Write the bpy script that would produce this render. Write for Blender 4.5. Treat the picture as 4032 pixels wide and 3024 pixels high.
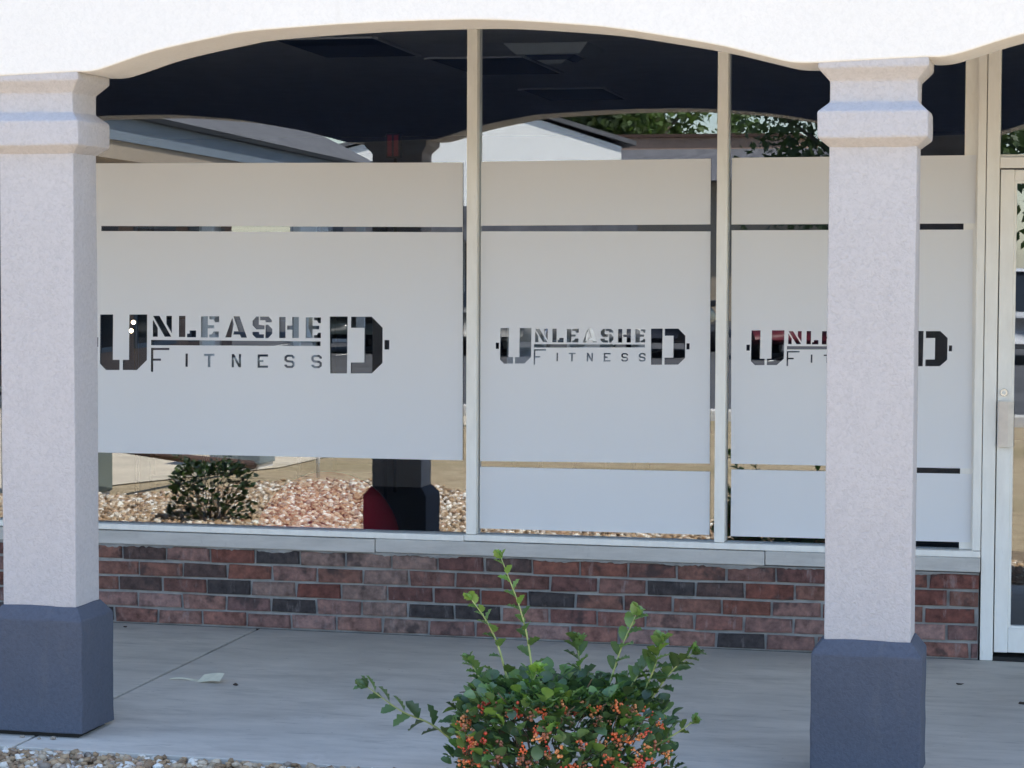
import bpy, bmesh, math, random
import numpy as np
from mathutils import Vector, Matrix
from mathutils import noise as mnoise

random.seed(11)
rng = np.random.default_rng(5)
for o in list(bpy.data.objects):
    bpy.data.objects.remove(o, do_unlink=True)
scene = bpy.context.scene
COL = scene.collection
R = math.radians

# ------------------------------------------------------------------ camera
cam_d = bpy.data.cameras.new('camera')
cam = bpy.data.objects.new('camera', cam_d)
COL.objects.link(cam)
cam_d.sensor_width = 36.0
cam_d.lens = 80.10
cam_d.clip_start = 0.05
cam_d.clip_end = 2000
YAW, PITCH, ROLL = 0.2372, 0.0533, 0.0037
fw = Vector((-math.sin(YAW) * math.cos(PITCH), math.cos(YAW) * math.cos(PITCH), -math.sin(PITCH)))
rt = Vector((math.cos(YAW), math.sin(YAW), 0))
up = rt.cross(fw)
rt, up = rt * math.cos(ROLL) + up * math.sin(ROLL), up * math.cos(ROLL) - rt * math.sin(ROLL)
cam.matrix_world = Matrix(((rt.x, up.x, -fw.x, 2.9805), (rt.y, up.y, -fw.y, -9.858),
                           (rt.z, up.z, -fw.z, 1.681), (0, 0, 0, 1)))
scene.camera = cam

# ------------------------------------------------------------------ sky and sun
SUN_EL, SUN_AZ = R(58), R(61)       # azimuth from +Y (behind the shop) towards +X
world = bpy.data.worlds.new('World')
scene.world = world
world.use_nodes = True
wn = world.node_tree
sky = wn.nodes.new('ShaderNodeTexSky')
sky.sky_type = 'NISHITA'
sky.sun_disc = False
sky.sun_elevation = SUN_EL
sky.sun_rotation = SUN_AZ
sky.air_density = 1.0
sky.dust_density = 0.6
sky.ozone_density = 1.4
wn.links.new(sky.outputs[0], wn.nodes['Background'].inputs[0])
wn.nodes['Background'].inputs[1].default_value = 0.15
sun_d = bpy.data.lights.new('sun', 'SUN')
sun_d.energy = 5.0
sun_d.angle = R(0.53)
sun_d.color = (1.0, 0.95, 0.87)
sun = bpy.data.objects.new('sun', sun_d)
COL.objects.link(sun)
to_sun = Vector((math.sin(SUN_AZ) * math.cos(SUN_EL), math.cos(SUN_AZ) * math.cos(SUN_EL), math.sin(SUN_EL)))
sun.rotation_euler = (-to_sun).to_track_quat('-Z', 'Y').to_euler()
sun.location = to_sun * 40
vs = scene.view_settings
vs.view_transform = 'Standard'
vs.look = 'None'
vs.gamma = 1.0
vs.use_curve_mapping = False
vs.exposure = 1.75

# ------------------------------------------------------------------ helpers
def setp(o, label=None, cat=None, group=None, kind=None):
    if label: o['label'] = label
    if cat: o['category'] = cat
    if group: o['group'] = group
    if kind: o['kind'] = kind
    return o

def link(name, me, mat=None, parent=None, loc=None):
    o = bpy.data.objects.new(name, me)
    COL.objects.link(o)
    if mat is not None and me is not None and not me.materials:
        for m in (mat if isinstance(mat, (list, tuple)) else [mat]):
            me.materials.append(m)
    if parent is not None: o.parent = parent
    if loc is not None: o.location = loc
    return o

def empty(name, loc=(0, 0, 0), rz=0.0):
    o = bpy.data.objects.new(name, None)
    COL.objects.link(o)
    o.location = loc
    o.rotation_euler = (0, 0, rz)
    o.empty_display_size = 0.2
    return o

def mesh(name, verts, faces, smooth=False):
    me = bpy.data.meshes.new(name)
    me.from_pydata([tuple(v) for v in verts], [], faces)
    me.validate()
    me.update()
    if smooth:
        me.polygons.foreach_set('use_smooth', [True] * len(me.polygons))
    return me

def box_vf(x0, x1, y0, y1, z0, z1):
    v = [(x0, y0, z0), (x1, y0, z0), (x1, y1, z0), (x0, y1, z0), (x0, y0, z1), (x1, y0, z1), (x1, y1, z1), (x0, y1, z1)]
    f = [(0, 3, 2, 1), (4, 5, 6, 7), (0, 1, 5, 4), (1, 2, 6, 5), (2, 3, 7, 6), (3, 0, 4, 7)]
    return v, f

def box(name, x0, x1, y0, y1, z0, z1, mat, parent=None, bevel=0.0, seg=2):
    v, f = box_vf(x0, x1, y0, y1, z0, z1)
    me = mesh(name, v, f)
    if bevel > 0:
        bm = bmesh.new(); bm.from_mesh(me)
        bmesh.ops.bevel(bm, geom=bm.edges[:], offset=bevel, segments=seg, profile=0.5, affect='EDGES')
        bm.to_mesh(me); bm.free()
    return link(name, me, mat, parent)

def multibox(name, boxes, mat, parent=None):
    V, F = [], []
    for b in boxes:
        v, f = box_vf(*b); k = len(V)
        V += v; F += [tuple(i + k for i in q) for q in f]
    return link(name, mesh(name, V, F), mat, parent)

def tube_vf(pts, rad, n=6):
    V, F = [], []
    pts = [Vector(p) for p in pts]
    for i, p in enumerate(pts):
        a = pts[max(i - 1, 0)]; b = pts[min(i + 1, len(pts) - 1)]
        t = (b - a).normalized()
        s = t.cross(Vector((0, 0, 1)))
        if s.length < 1e-3: s = Vector((1, 0, 0))
        s.normalize(); q = s.cross(t)
        r = rad[i] if isinstance(rad, (list, tuple)) else rad
        for k in range(n):
            an = 2 * math.pi * k / n
            V.append(p + s * math.cos(an) * r + q * math.sin(an) * r)
    for i in range(len(pts) - 1):
        for k in range(n):
            a = i * n + k; b = i * n + (k + 1) % n
            F.append((a, b, b + n, a + n))
    F.append(tuple(range(n))[::-1]); F.append(tuple((len(pts) - 1) * n + k for k in range(n)))
    return V, F

def tube(name, pts, rad, mat, parent=None, n=8):
    v, f = tube_vf(pts, rad, n)
    return link(name, mesh(name, v, f, True), mat, parent)

def catmull(pts, per=8):
    out = []
    P = [np.array(p, float) for p in pts]
    P = [2 * P[0] - P[1]] + P + [2 * P[-1] - P[-2]]
    for i in range(1, len(P) - 2):
        for k in range(per):
            t = k / per
            a, b, c, d = P[i - 1], P[i], P[i + 1], P[i + 2]
            out.append(0.5 * (2 * b + (c - a) * t + (2 * a - 5 * b + 4 * c - d) * t * t + (3 * b - a - 3 * c + d) * t ** 3))
    out.append(P[-2])
    return out

# ------------------------------------------------------------------ materials
class NT:
    def __init__(s, name):
        s.m = bpy.data.materials.new(name); s.m.use_nodes = True
        s.t = s.m.node_tree; s.n = s.t.nodes
        s.b = s.n['Principled BSDF']; s.out = s.n['Material Output']
        s.tc = s.n.new('ShaderNodeTexCoord')
    def link(s, a, b): s.t.links.new(a, b)
    def mapping(s, scale=(1, 1, 1), src='Object'):
        m = s.n.new('ShaderNodeMapping'); m.inputs['Scale'].default_value = scale
        s.link(s.tc.outputs[src], m.inputs[0]); return m.outputs[0]
    def noise(s, scale, detail=4, rough=0.55, vec=None, dist=0.0):
        n = s.n.new('ShaderNodeTexNoise'); n.inputs['Scale'].default_value = scale
        n.inputs['Detail'].default_value = detail; n.inputs['Roughness'].default_value = rough
        n.inputs['Distortion'].default_value = dist
        s.link(vec if vec is not None else s.tc.outputs['Object'], n.inputs['Vector']); return n.outputs['Fac']
    def ramp(s, fac, stops):
        r = s.n.new('ShaderNodeValToRGB')
        e = r.color_ramp.elements
        while len(e) < len(stops): e.new(0.5)
        for i, (p, c) in enumerate(stops):
            e[i].position = p; e[i].color = (*c, 1) if len(c) == 3 else c
        s.link(fac, r.inputs[0]); return r.outputs[0]
    def mix(s, fac, a, b, mode='MIX'):
        m = s.n.new('ShaderNodeMix'); m.data_type = 'RGBA'; m.blend_type = mode
        for sock, val in ((m.inputs[0], fac), (m.inputs[6], a), (m.inputs[7], b)):
            if hasattr(val, 'is_output'): s.link(val, sock)
            elif isinstance(val, (int, float)): sock.default_value = val
            else: sock.default_value = (*val, 1)
        return m.outputs[2]
    def bump(s, h, strength=0.3, dist=0.01, prev=None):
        b = s.n.new('ShaderNodeBump'); b.inputs['Strength'].default_value = strength
        b.inputs['Distance'].default_value = dist
        s.link(h, b.inputs['Height'])
        if prev is not None: s.link(prev, b.inputs['Normal'])
        return b.outputs[0]
    def done(s, col=None, rough=0.7, normal=None, spec=0.4, metal=0.0):
        i = s.b.inputs
        if col is not None:
            if hasattr(col, 'is_output'): s.link(col, i['Base Color'])
            else: i['Base Color'].default_value = (*col, 1)
        if hasattr(rough, 'is_output'): s.link(rough, i['Roughness'])
        else: i['Roughness'].default_value = rough
        i['Specular IOR Level'].default_value = spec
        i['Metallic'].default_value = metal
        if normal is not None: s.link(normal, i['Normal'])
        return s.m

def simple(name, col, rough=0.7, spec=0.4, var=0.12, scale=6.0, metal=0.0, bump=0.0, bscale=60):
    t = NT(name)
    d = tuple(c * (1 - var) for c in col); l = tuple(min(1, c * (1 + var)) for c in col)
    c = t.ramp(t.noise(scale, 5), [(0.3, d), (0.7, l)])
    nrm = t.bump(t.noise(bscale, 4), bump, 0.01) if bump else None
    return t.done(c, rough, nrm, spec, metal)

def stucco(name, col, var, amp=0.5, stain=None):
    t = NT(name)
    big = t.noise(0.9, 4, 0.6)
    fine = t.noise(72, 5, 0.62, dist=0.8)
    c = t.mix(t.ramp(big, [(0.3, (0, 0, 0)), (0.7, (1, 1, 1))]), tuple(k * (1 - var * 0.45) for k in col), tuple(min(1, k * (1 + var * 0.25)) for k in col))
    c = t.mix(t.ramp(fine, [(0.30, (0, 0, 0)), (0.58, (1, 1, 1))]), t.mix(1.0, c, (1 - var,) * 3, 'MULTIPLY'), c)
    if stain is not None:
        st = t.noise(1.0, 6, 0.7, vec=t.mapping((5, 5, 1.0)))
        c = t.mix(t.ramp(st, [(0.60, (0, 0, 0)), (0.80, (0.55, 0.55, 0.55))]), c, stain)
    n1 = t.bump(fine, amp, 0.006)
    n2 = t.bump(t.noise(170, 3, 0.6), amp * 0.6, 0.003, n1)
    return t.done(c, 0.88, n2, 0.25)

M = {}
M['column'] = stucco('column_stucco', (0.52, 0.49, 0.485), 0.13, 0.8, stain=(0.44, 0.41, 0.395))
M['fascia'] = stucco('fascia_stucco', (0.78, 0.745, 0.695), 0.06, 0.35, stain=(0.66, 0.62, 0.55))
M['base'] = stucco('base_stucco', (0.094, 0.105, 0.136), 0.17, 0.55, stain=(0.15, 0.148, 0.15))
M['inner_shaded'] = stucco('inner_beam_shaded', (0.19, 0.235, 0.38), 0.10, 0.4)  # darker than the white outside, so the mirrored back looks shaded
M['dark_gap'] = simple('dark_gap', (0.03, 0.028, 0.026), 0.95)

def concrete():
    t = NT('concrete')
    st = t.noise(2.6, 7, 0.70, vec=t.mapping((0.8, 2.6, 1)))
    bl = t.noise(0.9, 4, 0.6)
    c = t.ramp(st, [(0.28, (0.42, 0.38, 0.325)), (0.52, (0.59, 0.54, 0.465)), (0.75, (0.69, 0.63, 0.54))])
    c = t.mix(t.ramp(bl, [(0.42, (0, 0, 0)), (0.68, (0.7, 0.7, 0.7))]), c, (0.45, 0.415, 0.36))
    dr = t.noise(9, 5, 0.7, vec=t.mapping((0.6, 3, 1)))
    c = t.mix(t.ramp(dr, [(0.58, (0, 0, 0)), (0.70, (0.5, 0.5, 0.5))]), c, (0.29, 0.265, 0.23))
    sp = t.noise(38, 3, 0.6)
    c = t.mix(t.ramp(sp, [(0.70, (0, 0, 0)), (0.76, (0.6, 0.6, 0.6))]), c, (0.20, 0.18, 0.16))
    wr = t.noise(1.7, 7, 0.75, dist=1.2)
    c = t.mix(t.ramp(wr, [(0.60, (0, 0, 0)), (0.72, (0.5, 0.5, 0.5))]), c, (0.66, 0.62, 0.56))
    n = t.bump(t.noise(55, 4, 0.6, vec=t.mapping((0.7, 1.8, 1))), 0.18, 0.004)
    n = t.bump(t.noise(260, 2), 0.18, 0.002, n)
    return t.done(c, 0.82, n, 0.3)
M['concrete'] = concrete()

def brickmat():
    t = NT('brick')
    oi = t.n.new('ShaderNodeObjectInfo')
    sep = t.n.new('ShaderNodeVectorMath'); sep.operation = 'ADD'
    t.link(t.tc.outputs['Object'], sep.inputs[0]); t.link(oi.outputs['Location'], sep.inputs[1])
    v = sep.outputs[0]
    mott = t.noise(26, 6, 0.65, vec=v)
    c = t.mix(1.0, oi.outputs['Color'], t.ramp(mott, [(0.28, (0.45, 0.43, 0.42)), (0.5, (1, 1, 1)), (0.72, (1.6, 1.5, 1.42))]), 'MULTIPLY')
    blot = t.noise(9, 3, 0.5, vec=v)
    c = t.mix(t.ramp(blot, [(0.60, (0, 0, 0)), (0.68, (0.75, 0.75, 0.75))]), c, (0.045, 0.035, 0.035))
    mp = t.n.new('ShaderNodeMapping'); mp.inputs['Scale'].default_value = (1, 1, 0.22); t.link(v, mp.inputs[0])
    eff = t.noise(22, 6, 0.72, vec=mp.outputs[0])
    c = t.mix(t.ramp(eff, [(0.57, (0, 0, 0)), (0.78, (0.55, 0.55, 0.55))]), c, (0.42, 0.37, 0.36))
    n = t.bump(t.noise(90, 5, 0.65, vec=v), 0.5, 0.004)
    return t.done(c, 0.85, n, 0.3)
M['brick'] = brickmat()
tt = NT('mortar')
M['mortar'] = tt.done(tt.ramp(tt.noise(14, 6, 0.6), [(0.3, (0.22, 0.215, 0.205)), (0.7, (0.37, 0.355, 0.335))]), 0.95, tt.bump(tt.noise(110, 4), 0.5, 0.003), 0.2)

def alu():
    t = NT('painted_aluminium')
    st = t.noise(5, 6, 0.65, vec=t.mapping((3, 3, 0.8)))
    c = t.ramp(st, [(0.30, (0.81, 0.775, 0.71)), (0.6, (0.895, 0.865, 0.80)), (0.8, (0.91, 0.885, 0.835))])
    dirt = t.noise(12, 6, 0.7, vec=t.mapping((6, 6, 1)))
    c = t.mix(t.ramp(dirt, [(0.64, (0, 0, 0)), (0.8, (0.4, 0.4, 0.4))]), c, (0.35, 0.31, 0.26))
    return t.done(c, t.ramp(st, [(0.3, (0.5,) * 3), (0.7, (0.36,) * 3)]), None, 0.45)
M['frame'] = alu()

def flashing():
    t = NT('sill_flashing')
    st = t.noise(4, 6, 0.68, vec=t.mapping((1, 1, 5)))
    c = t.ramp(st, [(0.25, (0.42, 0.395, 0.365)), (0.6, (0.56, 0.53, 0.49)), (0.8, (0.61, 0.58, 0.54))])
    sm = t.noise(16, 6, 0.75, vec=t.mapping((1.6, 1, 0.7)))
    c = t.mix(t.ramp(sm, [(0.58, (0, 0, 0)), (0.75, (0.5, 0.5, 0.5))]), c, (0.34, 0.32, 0.30))
    return t.done(c, 0.55, None, 0.4)
M['flashing'] = flashing()

def filmmat():
    t = NT('frosted_vinyl')
    c = t.ramp(t.noise(0.8, 3), [(0.3, (0.86, 0.85, 0.85)), (0.7, (0.885, 0.87, 0.865))])
    t.done(c, 0.62, t.bump(t.noise(400, 2), 0.05, 0.001), 0.22)
    tr = t.n.new('ShaderNodeBsdfTranslucent'); tr.inputs[0].default_value = (0.80, 0.82, 0.82, 1)
    mx = t.n.new('ShaderNodeMixShader'); mx.inputs[0].default_value = 0.16
    t.link(t.b.outputs[0], mx.inputs[1]); t.link(tr.outputs[0], mx.inputs[2])
    t.link(mx.outputs[0], t.out.inputs[0])
    return t.m
M['film'] = filmmat()

def glassmat(name, tint, r0):
    t = NT(name)
    t.n.remove(t.b)
    g = t.n.new('ShaderNodeNewGeometry')
    d = t.n.new('ShaderNodeVectorMath'); d.operation = 'DOT_PRODUCT'
    t.link(g.outputs['Normal'], d.inputs[0]); t.link(g.outputs['Incoming'], d.inputs[1])
    def math_(op, a, b=None):
        m = t.n.new('ShaderNodeMath'); m.operation = op
        for i, x in enumerate((a, b)):
            if x is None: continue
            if hasattr(x, 'is_output'): t.link(x, m.inputs[i])
            else: m.inputs[i].default_value = x
        return m.outputs[0]
    cosv = math_('ABSOLUTE', d.outputs['Value'])
    f5 = math_('POWER', math_('SUBTRACT', 1.0, cosv), 5.0)
    fac = math_('ADD', math_('MULTIPLY', f5, 1 - r0), r0)
    tr = t.n.new('ShaderNodeBsdfTransparent'); tr.inputs[0].default_value = (*tint, 1)
    gl = t.n.new('ShaderNodeBsdfGlossy'); gl.inputs['Roughness'].default_value = 0.0
    gl.inputs[0].default_value = (1, 1, 1, 1)
    mx = t.n.new('ShaderNodeMixShader')
    t.link(fac, mx.inputs[0]); t.link(tr.outputs[0], mx.inputs[1]); t.link(gl.outputs[0], mx.inputs[2])
    t.link(mx.outputs[0], t.out.inputs[0])
    return t.m
M['glass'] = glassmat('window_glass', (0.87, 0.915, 0.97), 0.112)

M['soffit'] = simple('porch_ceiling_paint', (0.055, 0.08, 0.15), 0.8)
M['wall'] = stucco('wall_stucco', (0.60, 0.57, 0.55), 0.08, 0.4)
M['roofing'] = simple('roofing', (0.16, 0.155, 0.15), 0.9, var=0.25, scale=9)
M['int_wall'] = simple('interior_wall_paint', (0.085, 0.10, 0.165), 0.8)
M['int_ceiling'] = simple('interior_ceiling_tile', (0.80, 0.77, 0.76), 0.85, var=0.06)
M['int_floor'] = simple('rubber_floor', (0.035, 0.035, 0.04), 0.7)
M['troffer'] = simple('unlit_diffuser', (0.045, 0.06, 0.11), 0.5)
M['white_paint'] = simple('white_paint', (0.78, 0.78, 0.76), 0.55, var=0.05)
M['chrome'] = simple('chrome', (0.62, 0.62, 0.63), 0.22, metal=1.0, var=0.05)
M['handle'] = simple('brushed_aluminium', (0.55, 0.53, 0.50), 0.38, metal=0.6, var=0.1, scale=20)
M['black'] = simple('black_rubber', (0.015, 0.015, 0.017), 0.6)
M['paper'] = simple('cream_paper', (0.72, 0.68, 0.52), 0.8, var=0.08, scale=30)
M['debris'] = simple('dark_debris', (0.07, 0.05, 0.04), 0.9)

def groundmat():
    t = NT('dry_ground')
    a = t.noise(0.35, 5, 0.6); b = t.noise(7, 7, 0.7); c3 = t.noise(60, 4, 0.7)
    c = t.ramp(b, [(0.25, (0.28, 0.205, 0.12)), (0.5, (0.44, 0.345, 0.215)), (0.75, (0.55, 0.455, 0.30))])
    c = t.mix(t.ramp(a, [(0.50, (0, 0, 0)), (0.66, (0.55, 0.55, 0.55))]), c, (0.24, 0.21, 0.10))
    c = t.mix(0.5, c, t.mix(1.0, c, t.ramp(c3, [(0.3, (0.5,) * 3), (0.7, (1.4,) * 3)]), 'MULTIPLY'))
    return t.done(c, 0.95, t.bump(c3, 0.6, 0.03), 0.15)
M['ground'] = groundmat()
M['path'] = simple('pale_concrete_path', (0.60, 0.52, 0.39), 0.9, var=0.14, scale=2.5, bump=0.2)
M['asphalt'] = simple('asphalt', (0.085, 0.085, 0.088), 0.9, var=0.3, scale=1.1, bump=0.4, bscale=150)
M['curb'] = simple('curb_concrete', (0.62, 0.60, 0.56), 0.85, var=0.1)
M['line_paint'] = simple('line_paint', (0.78, 0.77, 0.72), 0.7, var=0.1, scale=20)
t = NT('gravel_bed'); M['gravel_bed'] = t.done(t.ramp(t.noise(45, 5, 0.7), [(0.3, (0.12, 0.085, 0.055)), (0.7, (0.34, 0.26, 0.17))]), 0.95, t.bump(t.noise(60, 4), 0.7, 0.02), 0.2)
t = NT('gravel_stone')
at = t.n.new('ShaderNodeAttribute'); at.attribute_name = 'tint'
M['stone'] = t.done(t.mix(0.6, at.outputs['Color'], t.mix(1.0, at.outputs['Color'], t.ramp(t.noise(80, 4), [(0.3, (0.7,) * 3), (0.7, (1.2,) * 3)]), 'MULTIPLY')), 0.75, None, 0.35)

def leafmat(name, gloss=0.3):
    t = NT(name)
    at = t.n.new('ShaderNodeAttribute'); at.attribute_name = 'tint'
    oi = t.n.new('ShaderNodeObjectInfo')
    c = t.mix(1.0, at.outputs['Color'], oi.outputs['Color'], 'MULTIPLY')
    t.done(c, gloss, None, 0.5)
    tr = t.n.new('ShaderNodeBsdfTranslucent')
    t.link(t.mix(1.0, c, (1.6, 1.9, 0.8), 'MULTIPLY'), tr.inputs[0])
    mx = t.n.new('ShaderNodeMixShader'); mx.inputs[0].default_value = 0.28
    t.link(t.b.outputs[0], mx.inputs[1]); t.link(tr.outputs[0], mx.inputs[2]); t.link(mx.outputs[0], t.out.inputs[0])
    return t.m
M['leaf'] = leafmat('holly_leaf', 0.34)
M['tree_leaf'] = leafmat('tree_leaf', 0.55)
M['twig'] = simple('twig_bark', (0.13, 0.095, 0.06), 0.85, var=0.25, scale=30)
M['green_twig'] = simple('green_twig', (0.32, 0.36, 0.13), 0.6, var=0.2, scale=30)
M['bark'] = simple('bark', (0.11, 0.085, 0.065), 0.95, var=0.3, scale=12, bump=0.6)
t = NT('berry'); oi = t.n.new('ShaderNodeObjectInfo'); M['berry'] = t.done(oi.outputs['Color'], 0.28, None, 0.5)

# ================================================================== THE SETTING
SLAB_EDGE = -2.548
SLOPE = 0.0105          # the walkway falls gently away from the shop
g = link('ground', mesh('ground', [(-420, -520, -0.11), (420, -520, -0.11), (420, 300, -0.11), (-420, 300, -0.11)], [(0, 1, 2, 3)]), M['ground'])
setp(g, 'dry tan ground with sparse dead grass', 'ground', kind='structure')
# gravel bed sheet, irregular outer edge
ex = [(-9.5, -5.3), (-5.5, -5.4), (-3.8, -5.6), (-3.05, -6.9), (-2.0, -7.15), (-1.0, -6.2), (1.0, -5.0), (3.2, -4.4), (4.6, -4.2)]
bed_pts = [p for p in catmull(ex, 6)]
bv = [(p[0], p[1], -0.085) for p in bed_pts] + [(p[0], SLAB_EDGE + 0.02, -0.085) for p in bed_pts]
nb = len(bed_pts)
bed = link('gravel_bed', mesh('gravel_bed', bv, [(i, i + 1, nb + i + 1, nb + i) for i in range(nb - 1)]), M['gravel_bed'])
setp(bed, 'brown earth bed under the gravel beside the walkway', 'bed', kind='structure')
def bed_edge(x):
    return np.interp(x, [p[0] for p in bed_pts], [p[1] for p in bed_pts])
# pale path left of the gravel
pth = link('path', mesh('path', [(-14, -15.7, -0.10), (-3.3, -15.7, -0.10), (-3.6, -8.8, -0.10), (-4.9, -5.6, -0.10), (-14, -5.35, -0.10)], [(0, 1, 2, 3, 4)]), M['path'])
setp(pth, 'pale tan concrete path beyond the gravel', 'path', kind='structure')
asp = link('parking_lot', mesh('parking_lot', [(-70, -60, -0.102), (60, -60, -0.102), (60, -15.95, -0.102), (-70, -15.95, -0.102)], [(0, 1, 2, 3)]), M['asphalt'])
setp(asp, 'grey asphalt parking lot opposite the shopfront', 'parking lot', kind='structure')
kb = box('kerb', -70, 60, -15.95, -15.77, -0.16, 0.02, M['curb'], bevel=0.02)
setp(kb, 'white painted kerb along the parking lot', 'kerb', kind='structure')
for i in range(9):
    x = -16 + i * 2.75
    ln = link('parking_line', mesh('parking_line', [(x, -36.5, -0.098), (x + 0.1, -36.5, -0.098), (x + 0.1, -31.5, -0.098), (x, -31.5, -0.098)], [(0, 1, 2, 3)]), M['line_paint'])
    setp(ln, 'white painted bay line on the asphalt', 'line', kind='structure')

# walkway: concrete panels with open joints on a dark sub-base
wk = box('walkway', -9.5, 9.5, SLAB_EDGE + 0.015, 0.0, -0.30, -0.055, M['dark_gap'])
setp(wk, 'concrete walkway in front of the shop', 'walkway', kind='structure')
seams = [-9.5, -6.45, -3.55, -0.585, 2.75 + 1.1, 7.0, 9.5]
for a, b in zip(seams[:-1], seams[1:]):
    p = box('concrete_panel', a + 0.0075, b - 0.0075, SLAB_EDGE, -0.047, -0.12, 0.0, M['concrete'], wk, bevel=0.003)
    for q in p.data.vertices: q.co.z += SLOPE * q.co.y

# building shell
roof = box('roof', -9.5, 9.5, -2.385, 12.6, 3.0, 3.10, M['roofing'])
setp(roof, 'flat grey roof over the arcade and shop', 'roof', kind='structure')
cop = box('roof_coping', -9.5, 9.5, -2.425, -2.386, 2.965, 3.06, M['frame'], roof, bevel=0.006)
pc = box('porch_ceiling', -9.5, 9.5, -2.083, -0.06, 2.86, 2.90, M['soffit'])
setp(pc, 'dark blue ceiling of the covered walkway', 'ceiling', kind='structure')
hw = multibox('wall', [(-3.36, 3.76, -0.05, 0.06, 2.84, 2.999), (-9.5, -3.36, -0.05, 0.10, 0.0, 2.999), (3.76, 9.5, -0.05, 0.10, 0.0, 2.999)], M['wall'])
setp(hw, 'pale stucco shop wall around the windows', 'wall', kind='structure')
# interior shell
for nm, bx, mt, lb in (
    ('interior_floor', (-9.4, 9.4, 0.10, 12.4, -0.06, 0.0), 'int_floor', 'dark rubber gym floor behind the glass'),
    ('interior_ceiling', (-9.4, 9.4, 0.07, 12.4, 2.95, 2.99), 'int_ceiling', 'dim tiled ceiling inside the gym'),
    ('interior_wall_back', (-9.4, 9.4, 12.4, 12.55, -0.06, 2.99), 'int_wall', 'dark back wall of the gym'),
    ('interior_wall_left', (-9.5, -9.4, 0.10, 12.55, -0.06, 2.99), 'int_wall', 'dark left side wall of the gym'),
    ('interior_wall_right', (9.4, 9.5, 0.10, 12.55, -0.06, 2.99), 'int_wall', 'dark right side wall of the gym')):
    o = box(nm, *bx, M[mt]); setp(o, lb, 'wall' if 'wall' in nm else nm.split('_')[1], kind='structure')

# ================================================================== ARCADE
CW, CD, CFRONT = 0.2830, 0.2050, -2.3557
COLX = [-0.5767 - 2.9474, -0.5767, 2.3707, 2.3707 + 2.9474]
def ringstack(name, levels, jit=0.0):
    V, F = [], []
    bm = bmesh.new()
    rings = []
    for off, z in levels:
        hx, hy = CW / 2 + off, CD / 2 + off
        rings.append([bm.verts.new((sx * hx, sy * hy, z)) for sx, sy in ((-1, -1), (1, -1), (1, 1), (-1, 1))])
    for a, b in zip(rings[:-1], rings[1:]):
        for k in range(4):
            bm.faces.new((a[k], a[(k + 1) % 4], b[(k + 1) % 4], b[k]))
    bm.faces.new(rings[0][::-1]); bm.faces.new(rings[-1])
    bmesh.ops.bevel(bm, geom=bm.edges[:], offset=0.006, segments=2, profile=0.6, affect='EDGES')
    if jit:
        for _ in range(3):
            bmesh.ops.subdivide_edges(bm, edges=[e for e in bm.edges if e.calc_length() > 0.06], cuts=1, use_grid_fill=True)
        bmesh.ops.triangulate(bm, faces=[f_ for f_ in bm.faces if len(f_.verts) > 4])
        for v in bm.verts:
            v.co += (mnoise.noise_vector(v.co * 9) * 1.4 + mnoise.noise_vector(v.co * 40) * 1.2) * jit
    me = bpy.data.meshes.new(name); bm.to_mesh(me); bm.free()
    return me
me_base = ringstack('base', [(0.038, -0.008), (0.0395, 0.399), (0.004, 0.4435)], 0.0020)
me_shaft = ringstack('shaft', [(0.0, 0.440), (0.0, 2.066)], 0.0014)
me_cap = ringstack('capital', [(-0.001, 2.059), (0.036, 2.090), (0.036, 2.175), (0.0, 2.207), (0.0, 2.275), (0.036, 2.316), (0.0362, 2.347)], 0.0012)
v, f = box_vf(-CW / 2 - 0.012, CW / 2 + 0.012, -CD / 2 - 0.012, CD / 2 + 0.012, -0.028, -0.006)
me_shim = mesh('footing', v, f)
for me, m in ((me_base, 'base'), (me_shaft, 'column'), (me_cap, 'column'), (me_shim, 'dark_gap')):
    me.materials.append(M[m])
clabels = ['square stucco column left of the picture edge', 'square pale stucco column at the left, its right side showing',
           'square pale stucco column at the right, in front of the third window', 'square stucco column right of the picture edge, past the door']
for x, lb in zip(COLX, clabels):
    c = empty('column', (x, CFRONT + CD / 2, 0))
    setp(c, lb, 'column', 'stucco columns of the arcade')
    for nm, me in (('shaft', me_shaft), ('base', me_base), ('capital', me_cap), ('footing', me_shim)):
        link(nm, me, None, c)

# fascia beam with depressed arches
arch = [(-0.40, 2.392), (-0.342, 2.392), (-0.278, 2.406), (-0.104, 2.457), (0.125, 2.501), (0.271, 2.521), (0.639, 2.539), (0.909, 2.543),
        (1.131, 2.540), (1.436, 2.516), (1.608, 2.493), (1.863, 2.445), (2.031, 2.402), (2.114, 2.380), (2.164, 2.3745), (2.215, 2.3935)]
arch[-1] = (2.215, 2.374)
arch = [(x - 0.008 - 0.0046 * (x + 0.4), z - 0.048) for x, z in arch]
base_curve = catmull(arch, 5)
prof = []
for k in (-2, -1, 0, 1, 2):
    for p in base_curve:
        dz = 0.010 * (p[0] + 0.4) / 2.6
        prof.append((p[0] + 2.9474 * k, p[1] + (0.012 * max(0, (p[0] - 1.7)) if True else 0)))
prof = [p for p in prof if -9.45 < p[0] < 9.45]
prof = [(-9.5, prof[0][1])] + prof + [(9.5, prof[-1][1])]
FY0, FY1, FZ = -2.396, -2.085, 2.999
V, F = [], []
for x, z in prof:
    V += [(x, FY0, FZ), (x, FY0, z), (x, FY1, z), (x, FY1, FZ)]
for i in range(len(prof) - 1):
    a, b = 4 * i, 4 * i + 4
    F += [(a, a + 1, b + 1, b), (a + 1, a + 2, b + 2, b + 1), (a + 2, a + 3, b + 3, b + 2), (a + 3, a, b, b + 3)]
F += [(0, 3, 2, 1), tuple(len(V) - 4 + k for k in range(4))]
fme = mesh('arcade_beam', V, F)
bm = bmesh.new(); bm.from_mesh(fme)
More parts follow.
